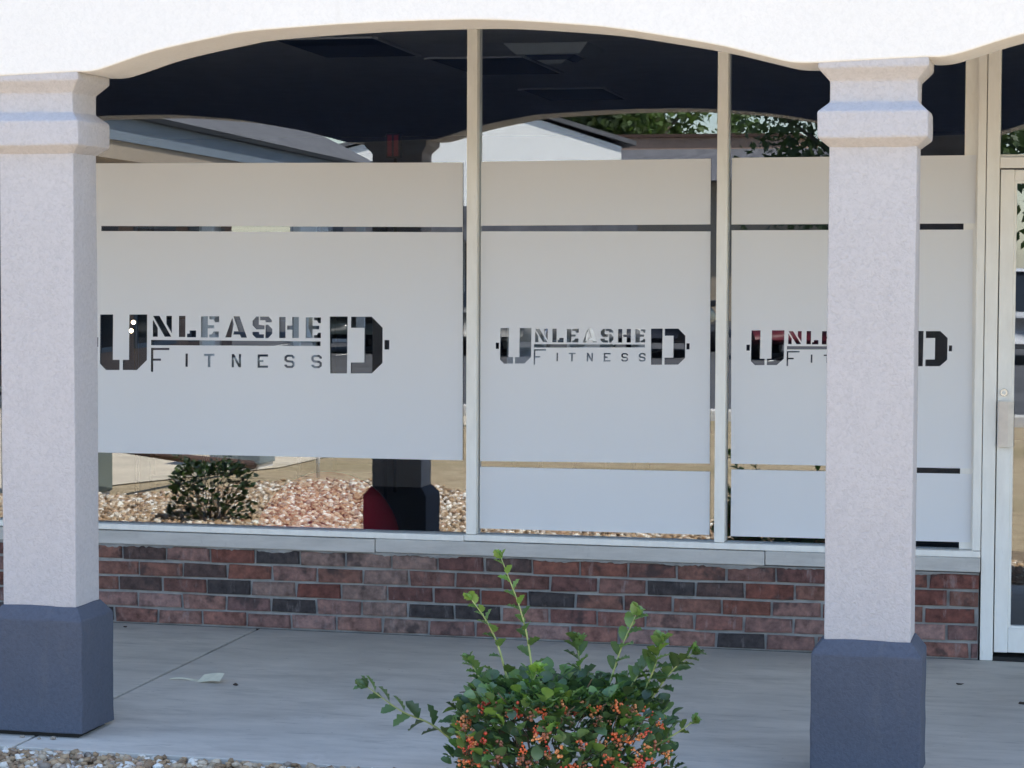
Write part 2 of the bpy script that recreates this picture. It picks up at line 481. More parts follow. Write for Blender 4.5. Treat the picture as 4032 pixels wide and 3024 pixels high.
ed = [e for e in bm.edges if len(e.link_faces) == 2 and abs(e.verts[0].co.y - e.verts[1].co.y) < 1e-5 and max(e.verts[0].co.z, e.verts[1].co.z) < 2.9]
bmesh.ops.bevel(bm, geom=ed, offset=0.006, segments=2, profile=0.5, affect='EDGES')
bm.to_mesh(fme); bm.free()
fb = link('arcade_beam', fme, [M['fascia'], M['inner_shaded']])
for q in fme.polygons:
    if q.normal.y > 0.9: q.material_index = 1       # inner face toned slate blue, a shaded look for its mirror image
setp(fb, 'white stucco beam with shallow arches resting on the columns', 'arcade beam')

# ================================================================== BRICK KNEE WALL
bw = empty('brick_wall', (0, 0, 0))
setp(bw, 'low red brick wall under the shop windows', 'brick wall')
BX0, BX1, BTOP = -3.36, 2.655, 0.372
box('mortar', BX0, BX1 - 0.004, -0.0405, 0.11, 0.0, BTOP, M['mortar'], bw)
RH, BP, X0 = 0.0732, 0.2171, -1.168
offs = [-0.38, 0.0, -0.465, -0.02, 0.43]      # from the top row down
dark = [(561, 2182), (1076, 2197), (803, 2248), (546, 2302), (899, 2313), (1157, 2379), (1653, 2396), (2648, 2303), (2843, 2309), (2951, 2506), (1975, 2220), (1881, 2404), (2217, 2350)]
half = [(630, 2364), (1092, 2438), (1668, 2336), (1380, 2327), (1975, 2220), (1881, 2404), (2025, 2477), (2806, 2506), (2217, 2350)]
pale = [(1464, 2207), (1506, 2265), (1437, 2327), (1522, 2388), (1076, 2319), (1237, 2200), (1606, 2207), (2570, 2352), (2900, 2235), (1650, 2455), (2800, 2360)]
def pix(x, y, z):
    d = Vector((x, y, z)) - cam.matrix_world.translation
    k = 8970.9 / d.dot(fw)
    return 2016 + d.dot(rt) * k, 1512 - d.dot(up) * k
def brickmesh(w, h, jit):
    v, f = box_vf(-w / 2, w / 2, -0.006, 0.05, -h / 2, h / 2)
    me = mesh('brick', v, f)
    bm = bmesh.new(); bm.from_mesh(me)
    for q in bm.verts:
        q.co += Vector((random.uniform(-jit, jit), random.uniform(-jit, jit) * 0.6, random.uniform(-jit, jit)))
    fr = [e for e in bm.edges if all(q.co.y < 0.02 for q in e.verts)]
    bmesh.ops.bevel(bm, geom=fr, offset=0.0045, segments=2, affect='EDGES')
    bm.to_mesh(me); bm.free(); me.materials.append(M['brick'])
    return me
variants = [brickmesh(BP - 0.0125, RH - 0.0125, 0.0034) for _ in range(10)]
reds = [(0.150, 0.068, 0.050), (0.135, 0.060, 0.046), (0.165, 0.080, 0.058), (0.130, 0.074, 0.060), (0.175, 0.100, 0.076), (0.115, 0.064, 0.055), (0.155, 0.095, 0.078), (0.19, 0.125, 0.105)]
for r in range(5):
    zc = BTOP - 0.004 - RH * (r + 0.5)
    k = -14
    while True:
        xc = X0 + (k + offs[r] + 0.5) * BP; k += 1
        a, b = max(xc - BP / 2, BX0), min(xc + BP / 2, BX1)
        if a > BX1 - 0.03: break
        if b - a < 0.03: continue
        full = (b - a) > BP * 0.985
        me = random.choice(variants) if full else brickmesh(b - a - 0.012, RH - 0.0125, 0.002)
        if not full: xc = (a + b) / 2
        o = link('brick', me, None, bw, (xc, -0.0465 + random.uniform(-0.002, 0.002), zc + random.uniform(-0.001, 0.001)))
        o.rotation_euler = (0, random.uniform(-0.006, 0.006), random.uniform(-0.008, 0.008))
        u, vv = pix(xc, -0.052, zc)
        near = lambda L, rr=75: any(abs(u - p) < rr and abs(vv - q) < 24 for p, q in L)
        c = random.choice(reds); c = (c[0] * 1.12, c[1] * 0.97, c[2] * 1.0)
        if r >= 3: c = tuple(q * 1.15 + 0.03 for q in c)
        if near(dark): c = (0.055, 0.046, 0.046) if random.random() < 0.6 else (0.09, 0.058, 0.052)
        elif near(pale): c = (0.215, 0.145, 0.125)
        elif random.random() < 0.10 and not (400 < u < 3300): c = (0.05, 0.04, 0.04)
        o.color = (*c, 1)

sx = np.arange(BX0 + 0.01, BX1 - 0.01, 0.012)
dz = 0.010 + 0.010 * np.clip(np.sin(sx * 9.0) + np.sin(sx * 23.7 + 1) + rng.normal(0, 0.5, len(sx)), -0.8, 2.2) / 2.2
V, F = [], []
for x_, d_ in zip(sx, dz):
    V += [(x_, -0.0555, 0.3715), (x_, -0.0562, 0.3715 - d_ * 0.5), (x_, -0.0535, 0.3715 - d_), (x_, -0.044, 0.3715 - d_), (x_, -0.044, 0.3715)]
for i in range(len(sx) - 1):
    for k in range(5):
        F.append((5 * i + k, 5 * i + (k + 1) % 5, 5 * i + 5 + (k + 1) % 5, 5 * i + 5 + k))
F += [(4, 3, 2, 1, 0), tuple(len(V) - 5 + k for k in range(5))]
link('mortar_smear', mesh('mortar_smear', V, F), M['mortar'], bw)

# ================================================================== SHOP WINDOW
win = empty('shop_window', (0, 0, 0.372))
setp(win, 'wide aluminium framed shop window with frosted gym lettering', 'shop window')
win.location = (0, 0, 0)
def flash(a, b, dz):
    box('sill_flashing', a + 0.0015, b - 0.0015, -0.066, 0.10, 0.3735 + dz, 0.4345 + dz, M['flashing'], win, bevel=0.004)
flash(-3.36, -0.02, -0.003); flash(-0.02, 1.742, 0.0); flash(1.742, 2.657, 0.003)
RAILZ = (0.4365, 0.4635)
def rail(a, b, dz):
    box('bottom_rail', a + 0.001, b - 0.001, -0.056, 0.05, RAILZ[0] + dz, RAILZ[1] + dz, M['frame'], win, bevel=0.003)
rail(-3.36, 0.392, -0.0015); rail(0.392, 2.657, 0.0012)
for a, b in ((-3.36, -3.31), (-1.807, -1.762), (0.398, 0.4445), (1.516, 1.5615), (2.6205, 2.6555)):
    box('mullion', a, b, -0.046, 0.05, RAILZ[1] + 0.0025, 2.8395, M['frame'], win, bevel=0.003)
box('side_jamb', 2.564, 2.620, -0.0015, 0.05, RAILZ[1] + 0.0025, 2.7945, M['frame'], win, bevel=0.001)
box('top_rail', -3.36, 2.657, -0.049, 0.049, 2.795, 2.8385, M['frame'], win, bevel=0.003)
panes = [(-3.31, -1.807), (-1.762, 0.398), (0.4445, 1.516), (1.5615, 2.5635)]
gp = []
for a, b in panes:
    gp.append(box('glass_pane', a + 0.0005, b - 0.0005, 0.0, 0.006, RAILZ[1] + 0.003, 2.7945, M['glass'], win))

# outlines of the cut-out lettering, 0..1 across and up
LOGO = [[(0.0000,1.0000),(0.0468,1.0023),(0.0447,0.1872),(0.0694,0.1890),(0.0689,0.0058),(0.0195,0.0018),(-0.0023,0.1156)],
[(0.1059,1.0053),(0.1704,1.0085),(0.1685,0.1927),(0.1324,0.0110),(0.0806,0.0068),(0.0811,0.1899),(0.1039,0.1916)],
[(0.1908,0.9205),(0.2084,0.7688),(0.2081,0.6123),(0.1901,0.6111)],
[(0.1914,0.9841),(0.2146,0.9853),(0.2569,0.6153),(0.2330,0.6138)],
[(0.2397,0.9866),(0.2594,0.9876),(0.2588,0.6764),(0.2394,0.8430)],
[(0.2850,0.9889),(0.3080,0.9901),(0.3073,0.6134),(0.2842,0.6120)],
[(0.3133,0.6734),(0.3227,0.6740),(0.3228,0.7310),(0.3458,0.7324),(0.3455,0.6107),(0.3131,0.6087)],
[(0.3641,0.9866),(0.3882,0.9878),(0.3879,0.8298),(0.4108,0.8311),(0.4107,0.7742),(0.3878,0.7728),(0.3875,0.6109),(0.3633,0.6093)],
[(0.3933,0.9881),(0.4288,0.9899),(0.4286,0.8826),(0.4147,0.8818),(0.4084,0.9320),(0.3932,0.9312)],
[(0.3927,0.6656),(0.4029,0.6662),(0.4080,0.7171),(0.4271,0.7183),(0.4269,0.6133),(0.3926,0.6112)],
[(0.4751,0.9671),(0.4804,0.8539),(0.4712,0.6161),(0.4497,0.6148)],
[(0.4794,0.9925),(0.5009,0.9936),(0.5267,0.6146),(0.5060,0.6133),(0.5016,0.6685),(0.4783,0.6671),(0.4810,0.7253),(0.4966,0.7262)],
[(0.1840,0.5547),(0.7848,0.5647),(0.7847,0.4834),(0.1838,0.4591)],
[(0.1837,0.4107),(0.2498,0.4152),(0.2497,0.3771),(0.1918,0.3730),(0.1915,0.2200),(0.2193,0.2221),(0.2192,0.1838),(0.1914,0.1817),(0.1910,-0.0161),(0.1827,-0.0168)],
[(0.3079,0.3176),(0.3161,0.3182),(0.3156,0.0832),(0.3074,0.0825)],
[(0.3737,0.3186),(0.4111,0.3213),(0.4110,0.2833),(0.3971,0.2823),(0.3967,0.0833),(0.3878,0.0826),(0.3882,0.2816),(0.3737,0.2806)],
[(0.4727,0.3207),(0.4813,0.3213),(0.4977,0.1672),(0.4979,0.3226),(0.5060,0.3231),(0.5056,0.0882),(0.4970,0.0876),(0.4806,0.2417),(0.4804,0.0862),(0.4723,0.0856)],
[(-0.0258,0.5886),(-0.0081,0.5897),(-0.0086,0.4166),(-0.0263,0.4154)],
[(0.5596,0.9903),(0.5692,0.9908),(0.5689,0.8462),(0.5888,0.8348),(0.5886,0.7656),(0.5605,0.7640),(0.5468,0.8324),(0.5469,0.9142)],
[(0.5734,0.9910),(0.6035,0.9926),(0.6147,0.9304),(0.6147,0.8927),(0.5934,0.8916),(0.5909,0.9291),(0.5733,0.9282)],
[(0.5945,0.8477),(0.6021,0.8481),(0.6162,0.7735),(0.6161,0.6919),(0.6017,0.6118),(0.5922,0.6112),(0.5925,0.8350)],
[(0.5466,0.7191),(0.5692,0.7205),(0.5704,0.6765),(0.5868,0.6775),(0.5866,0.6109),(0.5590,0.6091),(0.5465,0.6688)],
[(0.6411,0.9882),(0.6630,0.9893),(0.6625,0.6157),(0.6405,0.6143)],
[(0.6683,0.8367),(0.6863,0.8377),(0.6865,0.9905),(0.7096,0.9917),(0.7091,0.6186),(0.6867,0.6172),(0.6869,0.7676),(0.6682,0.7665)],
[(0.7337,0.9867),(0.7576,0.9880),(0.7574,0.8380),(0.7802,0.8393),(0.7801,0.7768),(0.7573,0.7755),(0.7571,0.6217),(0.7333,0.6202)],
[(0.7618,0.9844),(0.7866,0.9857),(0.7864,0.8859),(0.7778,0.8854),(0.7729,0.9326),(0.7617,0.9320)],
[(0.7614,0.6757),(0.7726,0.6764),(0.7763,0.7179),(0.7862,0.7185),(0.7861,0.6235),(0.7613,0.6220)],
[(0.8170,1.0035),(0.8792,1.0067),(0.8769,0.0094),(0.8188,0.0045)],
[(0.8910,1.0036),(0.9626,1.0072),(0.9998,0.8145),(0.9993,0.1999),(0.9629,0.0166),(0.8899,0.0105),(0.8901,0.2014),(0.9369,0.2050),(0.9374,0.8109),(0.8908,0.8082)],
[(1.0063,0.6015),(1.0229,0.6026),(1.0227,0.4376),(1.0061,0.4364)],
[(0.5643,0.3211),(0.6013,0.3238),(0.6012,0.2847),(0.5723,0.2826),(0.5722,0.2234),(0.5848,0.2243),(0.5847,0.1866),(0.5722,0.1856),(0.5721,0.1226),(0.6009,0.1249),(0.6009,0.0871),(0.5640,0.0841)],
[(0.6676,0.3223),(0.6863,0.3237),(0.6950,0.2892),(0.6949,0.2578),(0.6875,0.2573),(0.6838,0.2858),(0.6700,0.2848),(0.6670,0.2683),(0.6670,0.2432),(0.6699,0.2270),(0.6874,0.2196),(0.6948,0.1888),(0.6948,0.1260),(0.6860,0.0901),(0.6672,0.0886),(0.6585,0.1206),(0.6586,0.1483),(0.6661,0.1489),(0.6698,0.1265),(0.6835,0.1276),(0.6868,0.1442),(0.6868,0.1656),(0.6836,0.1816),(0.6661,0.1891),(0.6587,0.2237),(0.6588,0.2865)],
[(0.7622,0.3255),(0.7808,0.3268),(0.7894,0.2924),(0.7894,0.2612),(0.7820,0.2606),(0.7783,0.2891),(0.7646,0.2881),(0.7616,0.2716),(0.7616,0.2465),(0.7646,0.2305),(0.7819,0.2231),(0.7893,0.1923),(0.7893,0.1298),(0.7805,0.0940),(0.7619,0.0925),(0.7533,0.1244),(0.7533,0.1520),(0.7607,0.1525),(0.7644,0.1303),(0.7781,0.1314),(0.7813,0.1479),(0.7814,0.1692),(0.7782,0.1852),(0.7608,0.1926),(0.7534,0.2271),(0.7535,0.2898)]]

def curve_mesh(name, rings, y, thick=0.0006):
    cu = bpy.data.curves.new(name, 'CURVE'); cu.dimensions = '2D'; cu.fill_mode = 'BOTH'; cu.extrude = thick
    for ring in rings:
        sp = cu.splines.new('POLY'); sp.points.add(len(ring) - 1)
        for pt, (x, z) in zip(sp.points, ring): pt.co = (x, z, 0, 1)
        sp.use_cyclic_u = True
    ob = bpy.data.objects.new(name, cu); COL.objects.link(ob)
    dg = bpy.context.evaluated_depsgraph_get(); dg.update()
    me = bpy.data.meshes.new_from_object(ob.evaluated_get(dg))
    bpy.data.objects.remove(ob); bpy.data.curves.remove(cu)
    me.name = name
    me.transform(Matrix(((1, 0, 0, 0), (0, 0, -1, y), (0, 1, 0, 0), (0, 0, 0, 1))))
    me.materials.clear(); me.materials.append(M['film'])
    return me
def rect(x0, x1, z0, z1, w=0.0):
    return [(x0, z0), (x1, z0 + w), (x1, z1 + w), (x0, z1)]
def logo(x0, x1, z0, z1, tilt):
    return [[(x0 + p * (x1 - x0), z0 + q * (z1 - z0) + tilt * p) for p, q in ring] for ring in LOGO]
FYY = -0.0035
def film(pane, name, rings, label):
    o = link(name, curve_mesh(name, rings, FYY), None, pane); setp(o, label)
    return o
L1 = logo(-1.3735, -0.0030, 1.1735, 1.4321, 0.0)
# tilt is already in the measured outlines of the first logo
film(gp[1], 'frosted_film', [[(-1.750, 0.787), (0.372, 0.793), (0.369, 2.125), (-1.755, 2.135)], [(-1.366, 1.8195), (0.3682, 1.815), (0.3682, 1.838), (-1.366, 1.843)]] + L1,
     'large frosted film with the biggest cut-out UNLEASHED FITNESS lettering')
film(gp[2], 'frosted_film', [rect(0.453, 1.483, 1.8435, 2.128, 0.006)], 'upper frosted band of the middle pane')
film(gp[2], 'frosted_film', [[(0.4525, 0.792), (1.489, 0.806), (1.484, 1.819), (0.453, 1.819)]] + logo(0.5447, 1.3768, 1.2300, 1.3888, 0.0055 * 0.9), 'middle frosted film with small cut-out UNLEASHED FITNESS lettering')
film(gp[2], 'frosted_film', [rect(0.4515, 1.4905, 0.489, 0.767, 0.004)], 'lower frosted band of the middle pane')
film(gp[3], 'frosted_film', [rect(1.575, 2.612, 1.849, 2.137, 0.004)], 'upper frosted band of the right pane')
film(gp[3], 'frosted_film', [[(1.582, 0.808), (2.611, 0.812), (2.603, 1.827), (1.576, 1.824)]] + logo(1.6669, 2.5043, 1.2392, 1.3903, 0.0055 * 0.9), 'right frosted film with cut-out lettering partly behind the column')
film(gp[3], 'frosted_film', [rect(1.5835, 2.6115, 0.4905, 0.783, 0.006)], 'lower frosted band of the right pane')

# ================================================================== DOOR
DX0, DX1 = 2.7165, 3.66
df = empty('door_frame', (3.2, 0, 0)); setp(df, 'aluminium door frame with transom at the right edge', 'door frame')
df.location = (0, 0, 0)
box('jamb', 2.6585, 2.7120, -0.050, 0.06, 0.0, 2.8385, M['frame'], df, bevel=0.003)
box('jamb', 3.6640, 3.7590, -0.050, 0.06, 0.0, 2.8385, M['frame'], df, bevel=0.003)
box('transom_bar', 2.7125, 3.6635, -0.048, 0.06, 2.084, 2.131, M['frame'], df, bevel=0.003)
box('transom_bead', 2.7125, 3.6635, -0.030, 0.02, 2.1315, 2.142, M['frame'], df, bevel=0.002)
box('head_rail', 2.7125, 3.6635, -0.048, 0.06, 2.80, 2.8385, M['frame'], df, bevel=0.003)
box('transom_glass', 2.7125, 3.6635, 0.0, 0.006, 2.1425, 2.7995, M['glass'], df)
box('threshold', 2.7125, 3.6635, -0.046, 0.06, 0.0, 0.016, M['dark_gap'], df)
dr = empty('glass_door', (DX0, 0, 0)); setp(dr, 'aluminium framed glass door at the right edge, with pull handle', 'door')
dr.location = (0, 0, 0)
box('stile', DX0, 2.7735, -0.044, 0.0, 0.036, 2.078, M['frame'], dr, bevel=0.003)
box('stile', 3.600, DX1, -0.044, 0.0, 0.036, 2.078, M['frame'], dr, bevel=0.003)
box('top_rail', 2.7740, 3.5995, -0.043, 0.0, 2.030, 2.077, M['frame'], dr, bevel=0.003)
box('bottom_rail', 2.7740, 3.5995, -0.043, 0.0, 0.037, 0.140, M['frame'], dr, bevel=0.003)
multibox('glazing_bead', [(2.7738, 2.784, -0.036, -0.004, 0.1405, 2.0295), (2.7842, 3.5992, -0.036, -0.004, 0.1405, 0.151), (2.7842, 3.5992, -0.036, -0.004, 2.0205, 2.0295)], M['frame'], dr)
box('glass_pane', 2.7842, 3.5992, -0.024, -0.018, 0.1512, 2.0202, M['glass'], dr)
# lock cylinder
bm = bmesh.new()
bmesh.ops.create_cone(bm, cap_ends=True, segments=28, radius1=0.0175, radius2=0.0150, depth=0.012)
bmesh.ops.rotate(bm, verts=bm.verts, matrix=Matrix.Rotation(R(90), 3, 'X')); bmesh.ops.translate(bm, verts=bm.verts, vec=(2.7435, -0.0505, 1.141))
me = bpy.data.meshes.new('lock'); bm.to_mesh(me); bm.free(); lk = link('lock', me, M['chrome'], dr)
bm = bmesh.new(); bmesh.ops.create_cone(bm, cap_ends=True, segments=20, radius1=0.0085, radius2=0.0085, depth=0.006)
bmesh.ops.rotate(bm, verts=bm.verts, matrix=Matrix.Rotation(R(90), 3, 'X')); bmesh.ops.translate(bm, verts=bm.verts, vec=(2.7435, -0.0590, 1.141))
me = bpy.data.meshes.new('keyhole_plug'); bm.to_mesh(me); bm.free(); link('keyhole_plug', me, M['frame'], lk)
# pull handle: bent aluminium plate
hp = [(2.722, -0.0445), (2.722, -0.078), (2.762, -0.092), (2.786, -0.092), (2.786, -0.086), (2.764, -0.086), (2.728, -0.074), (2.728, -0.0445)]
V = [(x, y, 0.914) for x, y in hp] + [(x, y, 1.106) for x, y in hp]; n = len(hp)
F = [(i, (i + 1) % n, n + (i + 1) % n, n + i) for i in range(n)] + [tuple(range(n))[::-1], tuple(range(n, 2 * n))]
link('pull_handle', mesh('pull_handle', V, F), M['handle'], dr)
multibox('hinge', [(3.655, 3.668, -0.055, -0.046, 0.2, 0.32), (3.655, 3.668, -0.055, -0.046, 1.75, 1.87)], M['frame'], dr)

# ================================================================== INSIDE THE GYM
def troffer(pts, lab):
    t_ = empty('ceiling_light', (sum(p[0] for p in pts) / 4, sum(p[1] for p in pts) / 4, 2.95)); setp(t_, lab, 'ceiling light', 'unlit ceiling light panels in the gym')
    c = Vector(t_.location)
    lo = [(p[0] - c.x, p[1] - c.y, -0.012) for p in pts]; hi = [(p[0] - c.x, p[1] - c.y, -0.001) for p in pts]
    link('lens', mesh('lens', lo + hi, [(3, 2, 1, 0), (4, 5, 6, 7), (0, 1, 5, 4), (1, 2, 6, 5), (2, 3, 7, 6), (3, 0, 4, 7)]), M['troffer'], t_)
    V, F = [], []
    for i in range(4):
        a, b = Vector(lo[i]), Vector(lo[(i + 1) % 4])
        d = (b - a).normalized() * 0.0; nrm = Vector((0, 0, 1)).cross((b - a).normalized()) * 0.03
        k = len(V)
        V += [a - nrm, b - nrm, b, a, a - nrm + Vector((0, 0, 0.010)), b - nrm + Vector((0, 0, 0.010)), b + Vector((0, 0, 0.010)), a + Vector((0, 0, 0.010))]
        V = [Vector((q[0], q[1], q[2] - 0.002)) if j >= k else q for j, q in enumerate(V)]
        F += [(k + 3, k + 2, k + 1, k), (k, k + 1, k + 5, k + 4), (k + 1, k + 2, k + 6, k + 5), (k + 3, k, k + 4, k + 7)]
    link('trim', mesh('trim', V, F), M['int_ceiling'], t_)
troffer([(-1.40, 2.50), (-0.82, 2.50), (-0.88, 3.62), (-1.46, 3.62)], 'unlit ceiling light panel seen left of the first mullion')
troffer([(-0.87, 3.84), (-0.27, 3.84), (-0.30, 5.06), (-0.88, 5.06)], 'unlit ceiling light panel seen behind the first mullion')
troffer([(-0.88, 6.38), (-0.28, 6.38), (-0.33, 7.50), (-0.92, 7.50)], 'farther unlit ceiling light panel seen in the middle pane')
# square supply-air diffuser
ad = empty('air_diffuser', (0.05, 3.30, 2.95)); setp(ad, 'square pale air diffuser on the gym ceiling', 'air diffuser')
def frustum(name, a0, a1, z0, z1, mat, par):
    V = [(sx * a0, sy * a0, z0) for sx, sy in ((-1, -1), (1, -1), (1, 1), (-1, 1))] + [(sx * a1, sy * a1, z1) for sx, sy in ((-1, -1), (1, -1), (1, 1), (-1, 1))]
    return link(name, mesh(name, V, [(3, 2, 1, 0), (4, 5, 6, 7), (0, 1, 5, 4), (1, 2, 6, 5), (2, 3, 7, 6), (3, 0, 4, 7)]), mat, par)
frustum('housing', 0.19, 0.25, -0.06, -0.001, M['white_paint'], ad)
frustum('cone', 0.11, 0.15, -0.085, -0.061, M['int_wall'], ad)
frustum('cone', 0.05, 0.09, -0.105, -0.086, M['white_paint'], ad)
# inside: boards standing behind the glass, bulbs, timer
def board(x0, x1, z0, z1, y, lab, mat='white_paint'):
    b = empty('display_board', ((x0 + x1) / 2, y, 0)); setp(b, lab, 'board', 'pale boards standing behind the frosted film')
    w2 = (x1 - x0) / 2
    box('panel', -w2, w2, 0.0, 0.02, z0, z1, M[mat], b, bevel=0.003)
    for sx in (-1, 1):
        box('leg', sx * w2 * 0.7 - 0.008, sx * w2 * 0.7 + 0.008, 0.021, 0.037, 0.0, z1 - 0.1, M['black'], b)
    box('foot', -w2 * 0.8, w2 * 0.8, -0.08, 0.12, 0.0002, 0.012, M['black'], b)
board(-1.062, -0.955, 0.95, 1.95, 0.45, 'narrow pale board behind the letters L and E of the largest lettering')
board(-0.585, -0.470, 0.95, 1.95, 0.45, 'narrow pale board behind the last letters of the largest lettering')
board(0.475, 0.66, 0.95, 1.75, 0.40, 'pale board behind the letter U of the middle pane')
board(0.76, 0.98, 0.95, 1.80, 0.40, 'pale board behind the centre of the middle lettering')
board(1.06, 1.15, 0.95, 1.80, 0.40, 'narrow pale board behind the letter D of the middle pane')
t = NT('bulb_glow'); t.b.inputs['Emission Color'].default_value = (1, 0.72, 0.4, 1); t.b.inputs['Emission Strength'].default_value = 6.0
M['bulb'] = t.done((0.9, 0.8, 0.6), 0.4)
for i, (x, z) in enumerate(((-2.486, 1.311), (-2.500, 1.259), (-2.427, 1.194))):
    b = empty('bulb_lamp', (x, 3.0, z)); setp(b, ['small lit bulb seen through the letter U, topmost of three', 'small lit bulb seen through the letter U, middle of three', 'small lit bulb seen through the letter U, lowest of three'][i], 'lamp', 'lit bulbs seen through the letter U')
    bm = bmesh.new(); bmesh.ops.create_icosphere(bm, subdivisions=2, radius=0.013)
    me = bpy.data.meshes.new('bulb'); bm.to_mesh(me); bm.free(); link('bulb', me, M['bulb'], b)
    tube('socket', [(0, 0.012, 0), (0, 0.05, 0)], 0.011, M['black'], b)
    tube('stand', [(0, 0.05, 0.0), (0.004, 0.052, -0.5 * z), (0, 0.05, -z)], 0.006, M['black'], b, 6)
t = NT('timer_digits'); t.b.inputs['Emission Color'].default_value = (1, 0.04, 0.05, 1); t.b.inputs['Emission Strength'].default_value = 0.012
M['timer'] = t.done((0.2, 0.01, 0.01), 0.5)
tm = empty('wall_timer', (-1.745, 6.0, 2.95)); setp(tm, 'dim red display panel on a stand inside the gym', 'timer')
box('casing', -0.055, 0.055, 0.0, 0.05, -0.52, -0.34, M['black'], tm, bevel=0.004)
multibox('digits', [(-0.04, -0.008, -0.004, -0.001, -0.505, -0.355), (0.008, 0.04, -0.004, -0.001, -0.505, -0.355)], M['timer'], tm)
tube('stand', [(0, 0.06, -0.40), (0, 0.06, -2.95)], 0.012, M['black'], tm, 8)
t = NT('red_vinyl'); M['ball'] = t.done(t.ramp(t.noise(3, 3), [(0.3, (0.52, 0.018, 0.03)), (0.7, (0.60, 0.025, 0.04))]), 0.22, None, 0.6)
eb = empty('exercise_ball', (-0.43, 0.50, 0)); setp(eb, 'red exercise ball on the gym floor behind the first pane', 'exercise ball')
bm = bmesh.new(); bmesh.ops.create_uvsphere(bm, u_segments=48, v_segments=28, radius=0.35)
for v in bm.verts: v.co.z = v.co.z * 0.97 + 0.3395
me = bpy.data.meshes.new('body'); bm.to_mesh(me); bm.free()
me.polygons.foreach_set('use_smooth', [True] * len(me.polygons)); link('body', me, M['ball'], eb)
tube('valve', [(0.30, 0.15, 0.34), (0.315, 0.158, 0.34)], 0.012, M['black'], eb)
# dark gym rack standing further in
rk = empty('weight_rack', (-1.6, 2.4, 0)); setp(rk, 'dark steel weight rack inside the gym', 'rack')
for x in (-0.55, 0.55):
    for y in (0, 1.0): box('upright', x - 0.035, x + 0.035, y - 0.035, y + 0.035, 0.0, 2.15, M['black'], rk)
for z in (0.4, 1.35, 2.08):
    for y in (0, 1.0): box('crossbar', -0.515, 0.515, y - 0.025, y + 0.025, z, z + 0.05, M['black'], rk)

# ================================================================== GRAVEL
def ico():
    bm = bmesh.new(); bmesh.ops.create_icosphere(bm, subdivisions=1, radius=1)
    v = np.array([q.co[:] for q in bm.verts]); f = np.array([[q.index for q in fc.verts] for fc in bm.faces]); bm.free(); return v, f
IV, IF = ico()
def stones(name, pos, size, tints, mat):
    n = len(pos)
    base = IV[None] * (1 + rng.normal(0, 0.16, (n, len(IV), 1)))
    base = base * (size[:, None, None] * rng.uniform(0.6, 1.25, (n, 1, 3)) * np.array([1, 1, 0.75]))
    a = rng.uniform(0, 2 * math.pi, n); tl = rng.uniform(-0.6, 0.6, n)
    ca, sa, ct, st = np.cos(a), np.sin(a), np.cos(tl), np.sin(tl)
    x, y, z = base[..., 0], base[..., 1], base[..., 2]
    y, z = y * ct[:, None] - z * st[:, None], y * st[:, None] + z * ct[:, None]
    x, y = x * ca[:, None] - y * sa[:, None], x * sa[:, None] + y * ca[:, None]
    V = np.stack([x, y, z], -1) + pos[:, None]
    F = (IF[None] + (np.arange(n) * len(IV))[:, None, None]).reshape(-1, 3)
    me = bpy.data.meshes.new(name)
    me.vertices.add(n * len(IV)); me.vertices.foreach_set('co', V.reshape(-1))
    me.loops.add(len(F) * 3); me.loops.foreach_set('vertex_index', F.reshape(-1).astype(np.int32))
    me.polygons.add(len(F)); me.polygons.foreach_set('loop_start', np.arange(0, len(F) * 3, 3, dtype=np.int32))
    me.update(calc_edges=True)
    at = me.color_attributes.new('tint', 'FLOAT_COLOR', 'POINT')
    c = np.repeat(np.concatenate([tints, np.ones((n, 1))], 1), len(IV), 0)
    at.data.foreach_set('color', c.reshape(-1).astype(np.float32))
    return link(name, me, mat)
pal = np.array([1.0, 0.95, 0.86]) * np.array([(0.36, 0.25, 0.155), (0.43, 0.31, 0.20), (0.27, 0.185, 0.12), (0.50, 0.40, 0.29), (0.56, 0.47, 0.37), (0.74, 0.71, 0.66), (0.80, 0.79, 0.77), (0.32, 0.27, 0.23), (0.50, 0.35, 0.26)])
pw = np.array([0.15, 0.15, 0.11, 0.14, 0.13, 0.11, 0.10, 0.06, 0.05])
def scatter(x0, x1, y0, y1, dens, smin, smax, zlift):
    n = int((x1 - x0) * (y1 - y0) * dens)
    p = np.stack([rng.uniform(x0, x1, n), rng.uniform(y0, y1, n), np.zeros(n)], 1)
    e = bed_edge(p[:, 0]) + rng.normal(0, 0.10, n)
    p = p[(p[:, 1] > e)]
    n = len(p); s = rng.uniform(smin, smax, n)
    p[:, 2] = -0.060 + s * 0.5 + rng.uniform(0, zlift, n)
    return p, s
a = scatter(-1.6, 3.3, -3.6, -2.555, 3600, 0.009, 0.019, 0.020)
b = scatter(-4.9, 2.6, -7.4, -2.57, 950, 0.013, 0.026, 0.014)
m = ~((b[0][:, 0] > -1.6) & (b[0][:, 1] > -3.6))
P_ = np.concatenate([a[0], b[0][m]]); S_ = np.concatenate([a[1], b[1][m]])
T_ = pal[rng.choice(len(pal), len(P_), p=pw / pw.sum())] * rng.uniform(0.8, 1.15, (len(P_), 1))
gv = stones('gravel', P_, S_, np.clip(T_, 0, 0.85), M['stone'])
setp(gv, 'mixed brown and white gravel along the walkway edge', 'gravel', kind='stuff')

